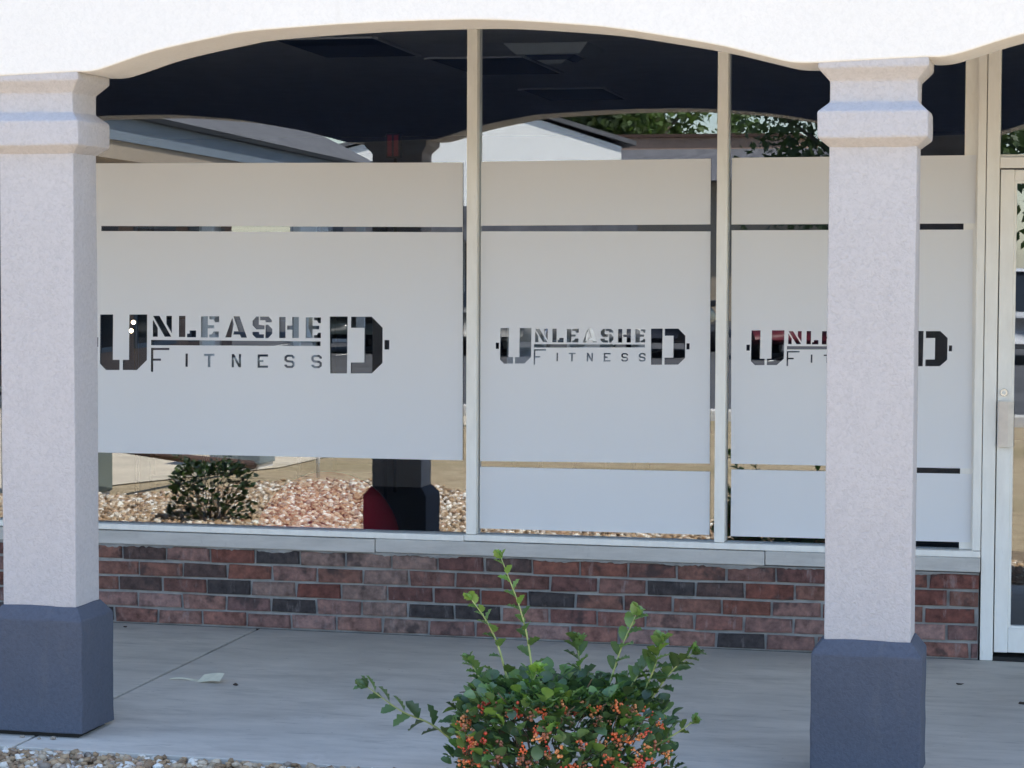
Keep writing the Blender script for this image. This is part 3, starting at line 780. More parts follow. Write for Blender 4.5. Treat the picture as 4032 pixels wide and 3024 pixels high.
# ================================================================== SHRUBS
def leaf_template(kind):
    # holly-like blade: cupped, wavy margin with a few points; along +Y, length 1
    prof = [(0.0, 0.03), (0.16, 0.20), (0.30, 0.33), (0.42, 0.30), (0.56, 0.38), (0.70, 0.27), (0.82, 0.26), (1.0, 0.0)]
    if kind == 1: prof = [(0.0, 0.03), (0.14, 0.22), (0.34, 0.40), (0.55, 0.42), (0.76, 0.33), (0.9, 0.18), (1.0, 0.0)]
    V, F = [], []
    for t_, w in prof:
        z = -0.22 * t_ * t_ + 0.03
        k = 0.05 if (kind == 0 and w in (0.33, 0.38, 0.26)) else 0.0
        V += [(-w, t_ + k, z + 0.42 * w * w * 2 + k), (0, t_, z), (w, t_ + k, z + 0.42 * w * w * 2 + k)]
    for i in range(len(prof) - 1):
        a = 3 * i
        F += [(a, a + 1, a + 4, a + 3), (a + 1, a + 2, a + 5, a + 4)]
    return np.array(V), F
LT = [leaf_template(0), leaf_template(1)]
leaf_me = []
for k, (v, f) in enumerate(LT):
    me = mesh('leaf', v, f, True)
    at = me.color_attributes.new('tint', 'FLOAT_COLOR', 'POINT')
    at.data.foreach_set('color', np.ones(len(v) * 4, np.float32)); me.materials.append(M['leaf']); leaf_me.append(me)
def frame_from(d, roll):
    d = Vector(d).normalized()
    s = d.cross(Vector((0, 0, 1)))
    if s.length < 1e-3: s = Vector((1, 0, 0))
    s.normalize(); n = s.cross(d)
    q = Matrix.Rotation(roll, 3, d)
    s, n = q @ s, q @ n
    return Matrix((s, d, n)).transposed()
def merged_leaves(name, items, mat, parent):
    V, F, C = [], [], []
    for pos, mtx, size, col, kind in items:
        v, f = LT[kind]; k = len(V)
        A = np.array(mtx) * size
        V += list(v @ A.T + np.array(pos)); F += [tuple(i + k for i in q) for q in f]; C += [(*col, 1)] * len(v)
    me = mesh(name, V, F, True)
    at = me.color_attributes.new('tint', 'FLOAT_COLOR', 'POINT')
    at.data.foreach_set('color', np.array(C, np.float32).reshape(-1))
    return link(name, me, mat, parent)
def leafcol(young=0.0):
    d = np.array((0.075, 0.128, 0.055)) * random.uniform(0.5, 1.7) + np.array((0, 0, 0.010)) * random.random()
    if random.random() < 0.14: d = np.array((0.10, 0.18, 0.05)) * random.uniform(0.8, 1.3)
    y = np.array((0.24, 0.38, 0.065))
    return tuple(d * (1 - young) + y * young)

def shrub(loc, label, sprigs, mass, nleaf, nparts, nberry, seed, group='holly shrubs in the gravel bed', dim=1.0):
    random.seed(seed)
    root = empty('holly_shrub', loc); setp(root, label, 'shrub', group)
    L = Vector(loc); items = []
    rx, ry, h = mass
    # main stems
    for i in range(11):
        an = random.uniform(0, 6.28); r = random.uniform(0.3, 0.95)
        e = Vector((math.cos(an) * rx * r, math.sin(an) * ry * r, h * random.uniform(0.6, 0.95)))
        mid = e * 0.5 + Vector((0, 0, -0.04)); mid += Vector((random.uniform(-.04, .04), random.uniform(-.04, .04), 0))
        tube('stem', [(random.uniform(-.03, .03), random.uniform(-.03, .03), -0.02), mid, e], [0.008, 0.006, 0.003], M['twig'], root, 6)
    # twiggy interior
    V, F = [], []
    for i in range(170):
        an = random.uniform(0, 6.28); r = math.sqrt(random.uniform(0.05, 0.95)); z = random.uniform(0.02, h * 0.95)
        p = Vector((math.cos(an) * rx * r * 0.85, math.sin(an) * ry * r * 0.85, z))
        q = p + Vector((math.cos(an) * random.uniform(0.02, .09), math.sin(an) * random.uniform(0.02, .09), random.uniform(-0.01, 0.09)))
        v, f = tube_vf([p, (p + q) / 2 + Vector((random.uniform(-.01, .01), 0, .006)), q], [0.003, 0.0025, 0.0015], 4)
        k = len(V); V += v; F += [tuple(j + k for j in g_) for g_ in f]
    tw = link('twigs', mesh('twigs', V, F), M['twig'], root); tw['kind'] = 'stuff'
    for i in range(nleaf):
        an = random.uniform(0, 2 * math.pi); u = random.random()
        # rounded box crown, leaves concentrated in the outer shell
        z = h * (u ** 0.8); k = (1.0 - max(0, (z / h - 0.72) / 0.28) ** 2 * 0.42) * (0.80 + 0.20 * min(1, z / (h * 0.35)))
        lob = 1 + 0.10 * math.sin(3 * an + 1.3) + 0.07 * math.sin(7 * an + z * 14)
        r = (1 - 0.55 * random.random() ** 2.2)
        if random.random() < 0.25: z = h * random.uniform(0.86, 1.03); r = math.sqrt(random.random()) * 0.9; k = 0.9
        p = Vector((math.cos(an) * rx * r * k * lob, math.sin(an) * ry * r * k * lob, z + random.uniform(-.015, .02)))
        out = Vector((math.cos(an) * random.uniform(0.2, 1.2), math.sin(an) * random.uniform(0.2, 1.2), random.uniform(-0.25, 1.0) + 0.4 * z / h)) + Vector((random.uniform(-.6, .6), random.uniform(-.6, .6), random.uniform(-.3, .5)))
        yg = 0.0 if random.random() < 0.86 else random.uniform(0.12, 0.5)
        if z > h * 0.85 and random.random() < 0.12: yg = random.uniform(0.25, 0.6)
        items.append((p, frame_from(out, random.uniform(-0.9, 0.9)), random.uniform(0.032, 0.052), leafcol(yg), 1 if random.random() < 0.6 else 0))
    # sprigs
    for pts, young, nl, sz in sprigs:
        pl = [Vector(p) - L for p in pts]
        cp = [Vector(q) for q in catmull([tuple(p) for p in pl], 6)]
        tube('stem', cp, [0.0042 - 0.0026 * i / (len(cp) - 1) for i in range(len(cp))], M['green_twig'], root, 6)
        n = len(cp) - 1
        for j in range(nl):
            t_ = 0.10 + 0.90 * (j / (nl - 1)) ** 0.85
            fi = t_ * n; i0 = min(int(fi), n - 1); p = cp[i0].lerp(cp[i0 + 1], fi - i0)
            d = (cp[i0 + 1] - cp[i0]).normalized()
            side = d.cross(Vector((0, 1, 0.15))).normalized() * (1 if j % 2 else -1)
            side = Matrix.Rotation(random.uniform(-0.8, 0.8), 3, d) @ side
            out = side * random.uniform(0.7, 1.0) + d * (0.5 + 0.7 * t_) + Vector((0, -0.25, 0.1))
            y_ = young * (0.25 + 0.75 * t_ ** 2)
            items.append((p, frame_from(out, random.uniform(-0.6, 0.6)), sz * 1.3 * random.uniform(0.85, 1.12) * (1 - 0.25 * t_), leafcol(y_), 0))
        for j in range(5):
            d = (cp[-1] - cp[-3]).normalized(); an = j * 1.26
            o2 = d * 0.9 + Vector((math.cos(an), math.sin(an), 0)) * 0.55
            items.append((cp[-1], frame_from(o2, an), sz * random.uniform(0.65, 0.9), leafcol(young), 0))
    # the largest/nearest leaves are parts of their own, the rest one mass
    cdir = cam.matrix_world.translation - L
    cdir.normalize()
    items.sort(key=lambda it: -(Vector(it[0]).dot(cdir) + 1.2 * it[2] + 0.25 * it[0][2]))
    for pos, mtx, size, col, kind in items[:nparts]:
        o = link('leaf', leaf_me[kind], None, root)
        o.matrix_local = Matrix.Translation(pos) @ mtx.to_4x4() @ Matrix.Scale(size, 4)
        o.color = (*col, 1)
    items = [(a_, b_, c_, tuple(q * dim for q in d_), e_) for a_, b_, c_, d_, e_ in items]  # dim darkens leaf colours so the shrub's mirror image reads dark
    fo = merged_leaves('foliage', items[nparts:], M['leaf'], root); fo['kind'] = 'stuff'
    # berries
    bm = bmesh.new(); bmesh.ops.create_icosphere(bm, subdivisions=2, radius=1); bme0 = bpy.data.meshes.new('b'); bm.to_mesh(bme0); bm.free()
    bvv = np.array([q.co[:] for q in bme0.vertices]); bff = [tuple(q.vertices) for q in bme0.polygons]
    cl = []
    for k in range(5):
        V, F = [], []
        for q in range(random.randint(5, 11)):
            c = np.array([random.gauss(0, 0.010), random.gauss(0, 0.007), random.gauss(0, 0.010)]); r_ = random.uniform(0.0042, 0.0064); i0 = len(V)
            V += list(bvv * r_ + c); F += [tuple(i + i0 for i in g_) for g_ in bff]
        me = mesh('berry_cluster', V, F, True); me.materials.append(M['berry']); cl.append(me)
    for i in range(nberry):
        an = math.atan2(cdir.y, cdir.x) + random.uniform(-1.25, 1.25) if random.random() < 0.85 else random.uniform(0, 6.28)
        z = h * random.uniform(0.12, 0.97); k = (1.0 - max(0, (z / h - 0.72) / 0.28) ** 2 * 0.42) * (0.80 + 0.20 * min(1, z / (h * 0.35)))
        lob = 1 + 0.10 * math.sin(3 * an + 1.3) + 0.07 * math.sin(7 * an + z * 14)
        p = Vector((math.cos(an) * rx * k * lob, math.sin(an) * ry * k * lob, z)) * 1.0
        p.x *= random.uniform(0.93, 1.03); p.y *= random.uniform(0.93, 1.03)
        o = link('berry_cluster', random.choice(cl), None, root, p)
        o.rotation_euler = (random.uniform(0, 6), random.uniform(0, 6), random.uniform(0, 6)); o.scale = (random.uniform(0.55, 1.05),) * 3
        o.color = random.choice([(0.62, 0.12, 0.04, 1), (0.68, 0.18, 0.06, 1), (0.52, 0.07, 0.035, 1), (0.62, 0.24, 0.09, 1), (0.34, 0.14, 0.07, 1), (0.28, 0.10, 0.055, 1)])
    return root

Y = -2.82
spr = [
 ([(1.375, Y, 0.38), (1.352, Y, 0.53), (1.325, Y - .01, 0.64), (1.27, Y - .02, 0.787)], 0.55, 15, 0.042),
 ([(1.300, Y - .03, 0.38), (1.262, Y - .03, 0.51), (1.225, Y - .04, 0.59), (1.181, Y - .05, 0.655)], 0.60, 12, 0.040),
 ([(1.13, Y - .05, 0.19), (1.05, Y - .06, 0.25), (0.95, Y - .06, 0.288), (0.837, Y - .06, 0.36)], 0.10, 12, 0.056),
 ([(1.595, Y, 0.32), (1.627, Y, 0.42), (1.660, Y, 0.52), (1.703, Y, 0.619)], 0.35, 12, 0.052),
 ([(1.72, Y - .04, 0.32), (1.745, Y - .04, 0.40), (1.775, Y - .05, 0.47), (1.789, Y - .05, 0.54)], 0.30, 13, 0.054),
 ([(1.74, Y - .02, 0.33), (1.785, Y - .02, 0.40), (1.83, Y - .02, 0.458), (1.885, Y - .02, 0.507)], 0.12, 13, 0.054),
 ([(1.53, Y + .04, 0.32), (1.52, Y + .04, 0.40), (1.513, Y + .04, 0.46), (1.508, Y + .04, 0.517)], 0.15, 10, 0.054),
 ([(1.73, Y - .08, 0.19), (1.80, Y - .08, 0.235), (1.85, Y - .08, 0.268), (1.90, Y - .08, 0.305)], 0.25, 8, 0.038),
 ([(1.25, Y - .04, 0.33), (1.215, Y - .04, 0.385), (1.195, Y - .04, 0.42), (1.173, Y - .04, 0.455)], 0.25, 10, 0.040),
 ([(1.36, Y - .10, 0.31), (1.382, Y - .10, 0.37), (1.395, Y - .10, 0.41), (1.405, Y - .10, 0.445)], 0.95, 11, 0.042),
 ([(1.66, Y - .02, 0.32), (1.69, Y - .02, 0.39), (1.715, Y - .02, 0.43), (1.745, Y - .02, 0.47)], 0.10, 10, 0.054),
]
spr = [([(x - 0.019, y, z - 0.049) for x, y, z in p_], yg_, nl_, sz_) for p_, yg_, nl_, sz_ in spr]
shrub((1.436, -2.86, -0.09), 'clipped holly shrub with orange berries in front of the brick wall', spr, (0.345, 0.30, 0.415), 2100, 295, 220, 21)
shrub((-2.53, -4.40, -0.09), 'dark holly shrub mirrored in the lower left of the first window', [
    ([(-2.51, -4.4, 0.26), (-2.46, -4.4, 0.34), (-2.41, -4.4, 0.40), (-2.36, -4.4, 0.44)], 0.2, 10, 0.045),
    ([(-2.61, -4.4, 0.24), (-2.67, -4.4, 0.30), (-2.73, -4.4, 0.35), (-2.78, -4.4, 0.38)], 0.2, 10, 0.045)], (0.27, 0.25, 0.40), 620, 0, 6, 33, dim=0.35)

# ================================================================== SMALL LITTER
V, F = [], []
n = 16
for i in range(n):
    t_ = i / (n - 1)
    x = -0.515 + 0.230 * t_; w = 0.006 + 0.030 * min(1, max(0, (t_ - 0.35) / 0.35)); z = -0.0105 + 0.014 * max(0, t_ - 0.45) + 0.004 * math.sin(t_ * 9)
    y = -1.282 + 0.010 * math.sin(t_ * 4)
    V += [(x, y - w, z), (x, y + w * 0.6, z + (0.022 if t_ > 0.55 else 0.004))]
F = [(2 * i, 2 * i + 2, 2 * i + 3, 2 * i + 1) for i in range(n - 1)]
pm = mesh('paper_strip', V, F)
bm = bmesh.new(); bm.from_mesh(pm); bmesh.ops.solidify(bm, geom=bm.faces[:], thickness=0.0012); bm.to_mesh(pm); bm.free()
setp(link('paper_strip', pm, M['paper']), 'torn cream paper strip lying on the walkway beside the left column', 'paper')
def bit(x, y, s, lab):
    v = IV * np.array([s, s * 0.55, s * 0.35]) * (1 + rng.normal(0, 0.25, (len(IV), 1))) + np.array([x, y, s * 0.3 + SLOPE * y])
    setp(link('debris_bit', mesh('debris_bit', v, [tuple(int(i) for i in q) for q in IF]), M['debris']), lab, 'debris', 'dark bits of debris on the walkway')
bit(-1.19, -0.16, 0.011, 'small dark pebble at the foot of the brick wall near the left column')
bit(-0.215, -1.33, 0.014, 'dark leaf fragment just right of the paper strip')
bit(2.86, -0.95, 0.020, 'dark leaf fragment on the walkway in front of the door')
bit(2.60, -0.62, 0.014, 'small dark fragment on the walkway near the right column')
for (x, y, s), wh in zip(((-0.72, -2.39, .012), (-0.62, -2.392, .010), (-0.50, -2.395, .013), (-0.55, -2.405, .008)), ('leftmost', 'second from left', 'rightmost', 'smallest')):
    v = IV * np.array([s, s * 0.8, s * 0.6]) * (1 + rng.normal(0, 0.15, (len(IV), 1))) + np.array([x, y - 0.02, s * 0.5 - 0.026])
    me = mesh('loose_stone', v, [tuple(int(i) for i in q) for q in IF])
    at = me.color_attributes.new('tint', 'FLOAT_COLOR', 'POINT'); at.data.foreach_set('color', np.tile((0.32, 0.26, 0.2, 1), len(IV)).astype(np.float32))
    setp(link('loose_stone', me, M['stone']), 'loose gravel stone under the front of the left column base, ' + wh + ' of four', 'stone', 'loose stones under the left column base')

# ================================================================== WHAT THE GLASS MIRRORS: boxes, pipe, cars, buildings, trees
M['box_green'] = simple('grey_green_cabinet', (0.17, 0.20, 0.18), 0.6)
M['box_blue'] = simple('blue_grey_cabinet', (0.20, 0.24, 0.25), 0.6)
M['rust'] = simple('rusty_brown', (0.10, 0.055, 0.04), 0.8)
def cabinet(loc, w, d, h, mat, lab):
    c = empty('utility_cabinet', loc); setp(c, lab, 'cabinet', 'utility cabinets by the gravel')
    box('body', -w / 2, w / 2, -d / 2, d / 2, 0.04, h, mat, c, bevel=0.012)
    box('plinth', -w / 2 + 0.02, w / 2 - 0.02, -d / 2 + 0.02, d / 2 - 0.02, 0.0, 0.039, M['curb'], c)
    box('lid', -w / 2 - 0.02, w / 2 + 0.02, -d / 2 - 0.02, d / 2 + 0.02, h + 0.0005, h + 0.04, mat, c, bevel=0.008)
    box('latch', w * 0.25, w * 0.32, d / 2 + 0.0005, d / 2 + 0.02, h * 0.5, h * 0.62, M['black'], c)
cabinet((-4.36, -5.95, -0.10), 0.68, 0.5, 0.8, M['box_green'], 'grey green utility cabinet mirrored at the left edge of the first window')
cabinet((-3.92, -8.75, -0.10), 0.46, 0.4, 0.9, M['box_blue'], 'blue grey utility cabinet mirrored behind the dark shrub')
setp(tube('pipe', [(-3.82, -5.75, 0.31), (-3.80, -7.2, 0.10), (-3.76, -8.6, -0.065)], 0.035, M['rust']), 'rusty brown pipe mirrored below the first frosted film', 'pipe')
setp(tube('marker_stake', [(-3.02, -8.1, -0.11), (-3.01, -8.09, 0.35)], 0.016, M['white_paint']), 'thin white stake standing in the dry ground', 'stake')

def car(loc, rz, paint, label, h=1.45, ln=4.6, wd=1.8, cab=(0.28, 0.86)):
    c = empty('parked_car', loc, rz); setp(c, label, 'car', 'cars parked opposite the shop')
    mp = simple('car_paint', paint, 0.22, 0.6, var=0.03)
    tr = simple('trim', (0.03, 0.03, 0.03), 0.5)
    N = 25
    V, F = [], []
    for i in range(N):
        t_ = i / (N - 1); x = (t_ - 0.5) * ln
        e = min(1, min(t_, 1 - t_) / 0.07)
        top = 0.62 + 0.30 * min(1, t_ / 0.25) ** 0.6 if t_ < 0.5 else 0.92 - 0.10 * max(0, (t_ - 0.85) / 0.15)
        bot = 0.28 + 0.10 * (1 - e)
        hw_ = wd / 2 * (0.80 + 0.20 * math.sqrt(e))
        ring = [(-hw_ * 0.92, bot), (-hw_, bot + 0.18), (-hw_ * 0.985, top - 0.14), (-hw_ * 0.90, top), (0, top + 0.03), (hw_ * 0.90, top), (hw_ * 0.985, top - 0.14), (hw_, bot + 0.18), (hw_ * 0.92, bot)]
        V += [(x, y, z) for y, z in ring]
    for i in range(N - 1):
        for k in range(8):
            a = i * 9 + k; F.append((a, a + 1, a + 10, a + 9))
        F.append((i * 9 + 8, i * 9, i * 9 + 9, i * 9 + 17))
    F += [tuple(range(9)), tuple((N - 1) * 9 + k for k in range(9))[::-1]]
    link('body', mesh('body', V, F, True), mp, c)
    x0, x1 = (cab[0] - 0.5) * ln, (cab[1] - 0.5) * ln
    def slab(nm, xs, zs, ys, mat):
        V = []
        for x, z, y in zip(xs, zs, ys): V += [(x, -y, z), (x, y, z)]
        n = len(xs); F = [(2 * i, 2 * i + 1, 2 * ((i + 1) % n) + 1, 2 * ((i + 1) % n)) for i in range(n)]
        F += [tuple(2 * i for i in range(n))[::-1], tuple(2 * i + 1 for i in range(n))]
        return link(nm, mesh(nm, V, F), mat, c)
    slab('cabin', [x0, x0 + 0.75, x1 - 0.55, x1], [0.88, h - 0.03, h - 0.03, 0.88], [wd * .45, wd * .37, wd * .37, wd * .45], M['glass_dark'])
    slab('roof', [x0 + 0.68, x0 + 0.80, x1 - 0.60, x1 - 0.46], [h - 0.045, h + 0.01, h + 0.01, h - 0.045], [wd * .38] * 4, mp)
    for x, z in ((x0 + 0.02, 0), (x1 - 0.02, 0)): pass
    for sx in (-0.31, 0.31):
        for sy in (-1, 1):
            bm = bmesh.new(); bmesh.ops.create_cone(bm, cap_ends=True, segments=24, radius1=0.32, radius2=0.32, depth=0.2)
            bmesh.ops.rotate(bm, verts=bm.verts, matrix=Matrix.Rotation(R(90), 3, 'X')); bmesh.ops.translate(bm, verts=bm.verts, vec=(sx * ln, sy * (wd / 2 - 0.09), 0.32))
            me = bpy.data.meshes.new('wheel'); bm.to_mesh(me); bm.free(); w_ = link('wheel', me, M['black'], c)
            bm = bmesh.new(); bmesh.ops.create_cone(bm, cap_ends=True, segments=20, radius1=0.2, radius2=0.18, depth=0.03)
            bmesh.ops.rotate(bm, verts=bm.verts, matrix=Matrix.Rotation(R(90), 3, 'X')); bmesh.ops.translate(bm, verts=bm.verts, vec=(sx * ln, sy * (wd / 2 + 0.02), 0.32))
            me = bpy.data.meshes.new('rim'); bm.to_mesh(me); bm.free(); link('rim', me, M['chrome'], w_)
    for sy in (-1, 1):
        box('headlight', -ln / 2 - 0.015, -ln / 2 + 0.12, sy * 0.62 - 0.16, sy * 0.62 + 0.16, 0.56, 0.70, M['chrome'], c, bevel=0.02)
        box('mirror', x0 + 0.35, x0 + 0.5, sy * (wd / 2 + 0.08) - 0.09, sy * (wd / 2 + 0.08) + 0.09, 0.92, 1.05, tr, c, bevel=0.02)
    box('bumper', -ln / 2 - 0.05, -ln / 2 + 0.10, -wd * 0.42, wd * 0.42, 0.30, 0.48, tr, c, bevel=0.03)
    box('grille', -ln / 2 - 0.022, -ln / 2 + 0.05, -0.38, 0.38, 0.50, 0.64, M['black'], c, bevel=0.01)
t = NT('tinted_car_glass'); M['glass_dark'] = t.done((0.02, 0.025, 0.03), 0.06, None, 0.6)
car((-10.4, -34.6, -0.102), R(91), (0.02, 0.026, 0.024), 'tall black car parked opposite, mirrored in the big letter D', h=1.85, wd=1.95)
car((-7.5, -34.2, -0.102), R(92), (0.34, 0.33, 0.31), 'silver car parked opposite, mirrored in the middle pane', h=1.62)
car((-4.7, -34.4, -0.102), R(89), (0.03, 0.032, 0.04), 'black car parked opposite, mirrored in the middle pane')
car((-1.8, -34.1, -0.102), R(91), (0.10, 0.012, 0.016), 'dark red car parked opposite, mirrored beside the third pane')
car((2.0, -33.6, -0.102), R(90), (0.62, 0.63, 0.64), 'white car parked opposite, mirrored in the glass door', h=1.7)

M['siding_white'] = simple('white_siding', (0.90, 0.89, 0.84), 0.8, var=0.03, scale=0.6)
M['slate_trim'] = simple('slate_blue_fascia', (0.19, 0.23, 0.27), 0.6, var=0.05)
M['shingle'] = simple('grey_shingle', (0.13, 0.13, 0.14), 0.9, var=0.35, scale=3.5)
M['shingle_light'] = simple('light_shingle', (0.12, 0.12, 0.125), 0.9, var=0.3, scale=3)
M['beige_wall'] = simple('beige_wall', (0.38, 0.31, 0.23), 0.85, var=0.08)
M['tan_wall'] = simple('reddish_tan_wall', (0.40, 0.27, 0.20), 0.9, var=0.12)
t = NT('far_window_glass'); M['far_glass'] = t.done((0.03, 0.035, 0.04), 0.08, None, 0.6)

# long wing at the left, running away from the shop
wing = empty('long_building', (-7.85, -14.2, -0.10), R(-96.1)); setp(wing, 'long low building with slate blue fascia mirrored at upper left', 'building')
LW = 17.5
# local +X runs away along the facade, local +Y points towards the court
box('wall', 0, LW, -6.0, -2.8, 0.0, 2.99, M['tan_wall'], wing)  # set back under an overhang deepened to keep it in shadow
box('soffit', -0.3, LW + 0.3, -6.2, 0.0, 2.991, 3.21, M['beige_wall'], wing)
box('fascia', -0.32, LW + 0.32, -6.22, 0.03, 3.212, 3.56, M['slate_trim'], wing)
V = [(-0.4, 0.12, 3.563), (LW + 0.4, 0.12, 3.563), (LW + 0.4, -3.1, 5.2), (-0.4, -3.1, 5.2), (LW + 0.4, -6.3, 3.563), (-0.4, -6.3, 3.563)]
link('roof', mesh('roof', V, [(0, 1, 2, 3), (3, 2, 4, 5), (0, 3, 5), (1, 4, 2), (0, 5, 4, 1)]), M['shingle_light'], wing)
box('gutter', -0.32, LW + 0.32, 0.031, 0.12, 3.50, 3.558, M['black'], wing)
for i in range(5):
    xa = 1.2 + i * 3.3
    wv = box('window', xa, xa + 2.4, -2.7995, -2.76, 0.35, 2.4, M['slate_trim'], wing)
    box('pane', xa + 0.08, xa + 2.32, -2.7595, -2.75, 0.43, 2.32, M['far_glass'], wv)
for i in range(4):
    box('post', 0.4 + i * 5.4, 0.52 + i * 5.4, -0.2, -0.05, 0.0, 2.99, M['slate_trim'], wing)

# white gable house
gh = empty('gable_house', (-9.35, -40.0, -0.10), R(-26)); setp(gh, 'white gable ended house mirrored above the middle frosted film', 'house')
HW, DEP, EV, PK = 3.0, 5.2, 4.42, 5.26
V = [(-HW - 0.9, 0, 0), (HW - 0.2, 0, 0), (HW - 0.2, 0, EV), (0, 0, PK), (-HW - 0.9, 0, PK - (PK - EV) / (HW) * (HW + 0.9))]
V += [(x, -DEP, z) for x, y, z in V]
link('wall', mesh('wall', V, [(4, 3, 2, 1, 0), (5, 6, 7, 8, 9), (1, 2, 7, 6), (0, 5, 9, 4)]), M['siding_white'], gh)
sl = (PK - EV) / HW
rf = [(-HW - 1.2, 0.12, PK - sl * (HW + 1.2) + 0.05), (0, 0.12, PK + 0.05), (HW + 0.12, 0.12, EV + 0.02)]
V = [(x, y, z) for x, y, z in rf] + [(x, -DEP - 0.12, z) for x, y, z in rf] + [(x, y, z + 0.10) for x, y, z in rf] + [(x, -DEP - 0.12, z + 0.10) for x, y, z in rf]
rr = link('roof', mesh('roof', V, [(0, 1, 4, 3), (1, 2, 5, 4), (7, 6, 9, 10), (8, 7, 10, 11), (0, 6, 7, 1), (1, 7, 8, 2), (2, 8, 11, 5), (3, 4, 10, 9), (4, 5, 11, 10), (0, 3, 9, 6)]), M['shingle_light'], gh)
tube('vent_pipe', [(2.1, -3.4, EV), (2.1, -3.4, PK + 0.1)], 0.06, M['white_paint'], rr)
wv = box('window', -0.9, 0.3, 0.0005, 0.05, 1.0, 2.3, M['white_paint'], gh); box('pane', -0.82, 0.22, 0.0505, 0.06, 1.08, 2.22, M['far_glass'], wv)
pr = box('added_porch', -3.8, 2.75, 0.002, 1.6, 2.25, 3.0, M['shingle'], gh)  # porch added to shadow the wall and darken its mirror image
for x in (-3.6, -1.5, 0.6, 2.6): box('post', x - 0.06, x + 0.06, 1.4, 1.52, 0.0, 2.249, M['slate_trim'], pr)
box('door', 0.9, 1.7, 0.0005, 0.05, 0.05, 2.1, M['slate_trim'], gh)

# low dark roofed building with a tan upper wall behind
lb = empty('low_building', (-10.5, -60.0, -0.10)); setp(lb, 'dark roofed low building with reddish tan upper wall mirrored right of the white gable', 'building')
box('wall', -6, 7, -9, -0.6, 0, 4.3, M['beige_wall'], lb)
V = [(-6.6, 0.3, 4.32), (7.6, 0.3, 4.32), (7.6, -2.6, 5.42), (-6.6, -2.6, 5.42), (-6.6, -2.6, 4.25), (7.6, -2.6, 4.25)]
link('roof', mesh('roof', V, [(0, 1, 2, 3), (0, 3, 4), (1, 5, 2), (0, 4, 5, 1), (3, 2, 5, 4)]), M['shingle'], lb)
box('upper_wall', -6, 5.2, -9, -2.605, 4.305, 5.80, M['tan_wall'], lb)
box('parapet_cap', -6.1, 5.3, -9.1, -2.5, 5.805, 5.90, M['rust'], lb)
for i in range(4):
    wv = box('window', -4.6 + i * 2.9, -3.2 + i * 2.9, -0.5995, -0.56, 1.0, 2.5, M['white_paint'], lb); box('pane', -4.5 + i * 2.9, -3.3 + i * 2.9, -0.5595, -0.55, 1.1, 2.4, M['far_glass'], wv)

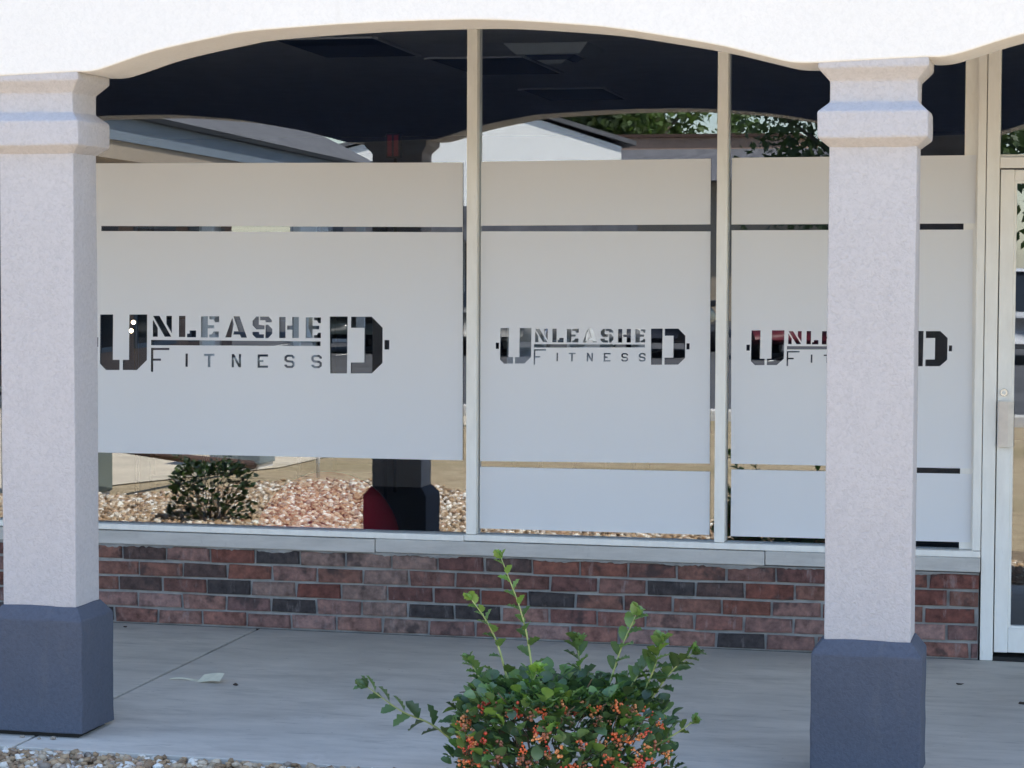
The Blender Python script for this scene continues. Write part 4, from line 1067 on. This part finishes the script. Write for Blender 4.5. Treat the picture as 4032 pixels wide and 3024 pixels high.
# trees
def tree(loc, hh, cr, seed, lab, dk=1.0, n=9500, leaf=0.20, zc=0.62):
    random.seed(seed); rg = np.random.default_rng(seed)
    root = empty('broadleaf_tree', loc); setp(root, lab, 'tree', 'trees beyond the parking lot')
    V, F = tube_vf([(0, 0, -0.2), (0.1, 0, hh * 0.25), (0.0, 0.1, hh * 0.5), (0.05, 0.1, hh * 0.8)], [hh * .035, hh * .028, hh * .02, hh * .008], 10)
    cl = []
    for i in range(16):
        a = random.uniform(0, 6.28); z0 = hh * random.uniform(0.28, 0.6)
        rr_ = cr * random.uniform(0.45, 0.95); e = Vector((math.cos(a) * rr_, math.sin(a) * rr_, min(hh * 0.97, z0 + hh * random.uniform(0.02, 0.38))))
        v, f = tube_vf([(0, 0.05, z0), e * 0.5 + Vector((0, 0, z0 * 0.55)), e], [hh * .012, hh * .008, hh * .003], 6)
        k = len(V); V += v; F += [tuple(j + k for j in q) for q in f]; cl.append(e)
    link('trunk', mesh('trunk', V, F, True), M['bark'], root)
    for i in range(22):
        a = random.uniform(0, 6.28); r_ = cr * math.sqrt(random.random()) * 0.8
        cl.append(Vector((math.cos(a) * r_, math.sin(a) * r_, hh * random.uniform(0.35, 1.0))))
    C = np.array([c[:] for c in cl]); idx = rg.integers(0, len(C), n)
    pos = C[idx] + rg.normal(0, 1, (n, 3)) * np.array([cr * 0.17, cr * 0.17, hh * 0.055])
    shade = np.repeat(rg.uniform(0.6, 1.5, len(C))[idx], 4)
    nrm = rg.normal(0, 1, (n, 3)); nrm /= np.linalg.norm(nrm, axis=1)[:, None]
    t1 = np.cross(nrm, rg.normal(0, 1, (n, 3))); t1 /= np.linalg.norm(t1, axis=1)[:, None]; t2 = np.cross(nrm, t1)
    s = rg.uniform(0.6, 1.3, (n, 1)) * leaf
    Q = np.stack([pos - t1 * s * .5, pos + t2 * s, pos + t1 * s * .5, pos - t2 * s], 1).reshape(-1, 3)
    me = bpy.data.meshes.new('crown'); me.vertices.add(len(Q)); me.vertices.foreach_set('co', Q.reshape(-1))
    me.loops.add(n * 4); me.loops.foreach_set('vertex_index', np.arange(n * 4, dtype=np.int32)); me.polygons.add(n); me.polygons.foreach_set('loop_start', np.arange(0, n * 4, 4, dtype=np.int32)); me.update(calc_edges=True)
    at = me.color_attributes.new('tint', 'FLOAT_COLOR', 'POINT')
    col = np.concatenate([np.array([[0.075, 0.12, 0.035]]) * dk * shade[:, None] * rg.uniform(0.85, 1.15, (n * 4, 1)), np.ones((n * 4, 1))], 1)
    at.data.foreach_set('color', col.astype(np.float32).reshape(-1))
    link('crown', me, M['tree_leaf'], root)
tree((-22.0, -90, 0), 12, 4.2, 1, 'tall leafy tree mirrored farthest left behind the white gable', 0.8)
tree((-18.2, -91, 0), 11.5, 3.6, 2, 'leafy tree mirrored above the tan wall, left of its neighbour', 0.8)
tree((-14.9, -89, 0), 10.5, 2.8, 3, 'leafy tree mirrored above the tan wall beside the second mullion', 0.85)
tree((-8.3, -70, 0), 6.7, 1.2, 4, 'small light green tree mirrored beneath the patch of sky', 1.0, leaf=0.10)
tree((-1.5, -46, 0), 9.0, 3.1, 5, 'big dark tree mirrored beside the right column capital', 0.55, n=15000, leaf=0.13)  # crown colour darkened to give this tree a shaded look
tree((3.9, -58, 0), 10, 4.0, 6, 'dark tree mirrored in the glass above the door', 0.6, n=7000)
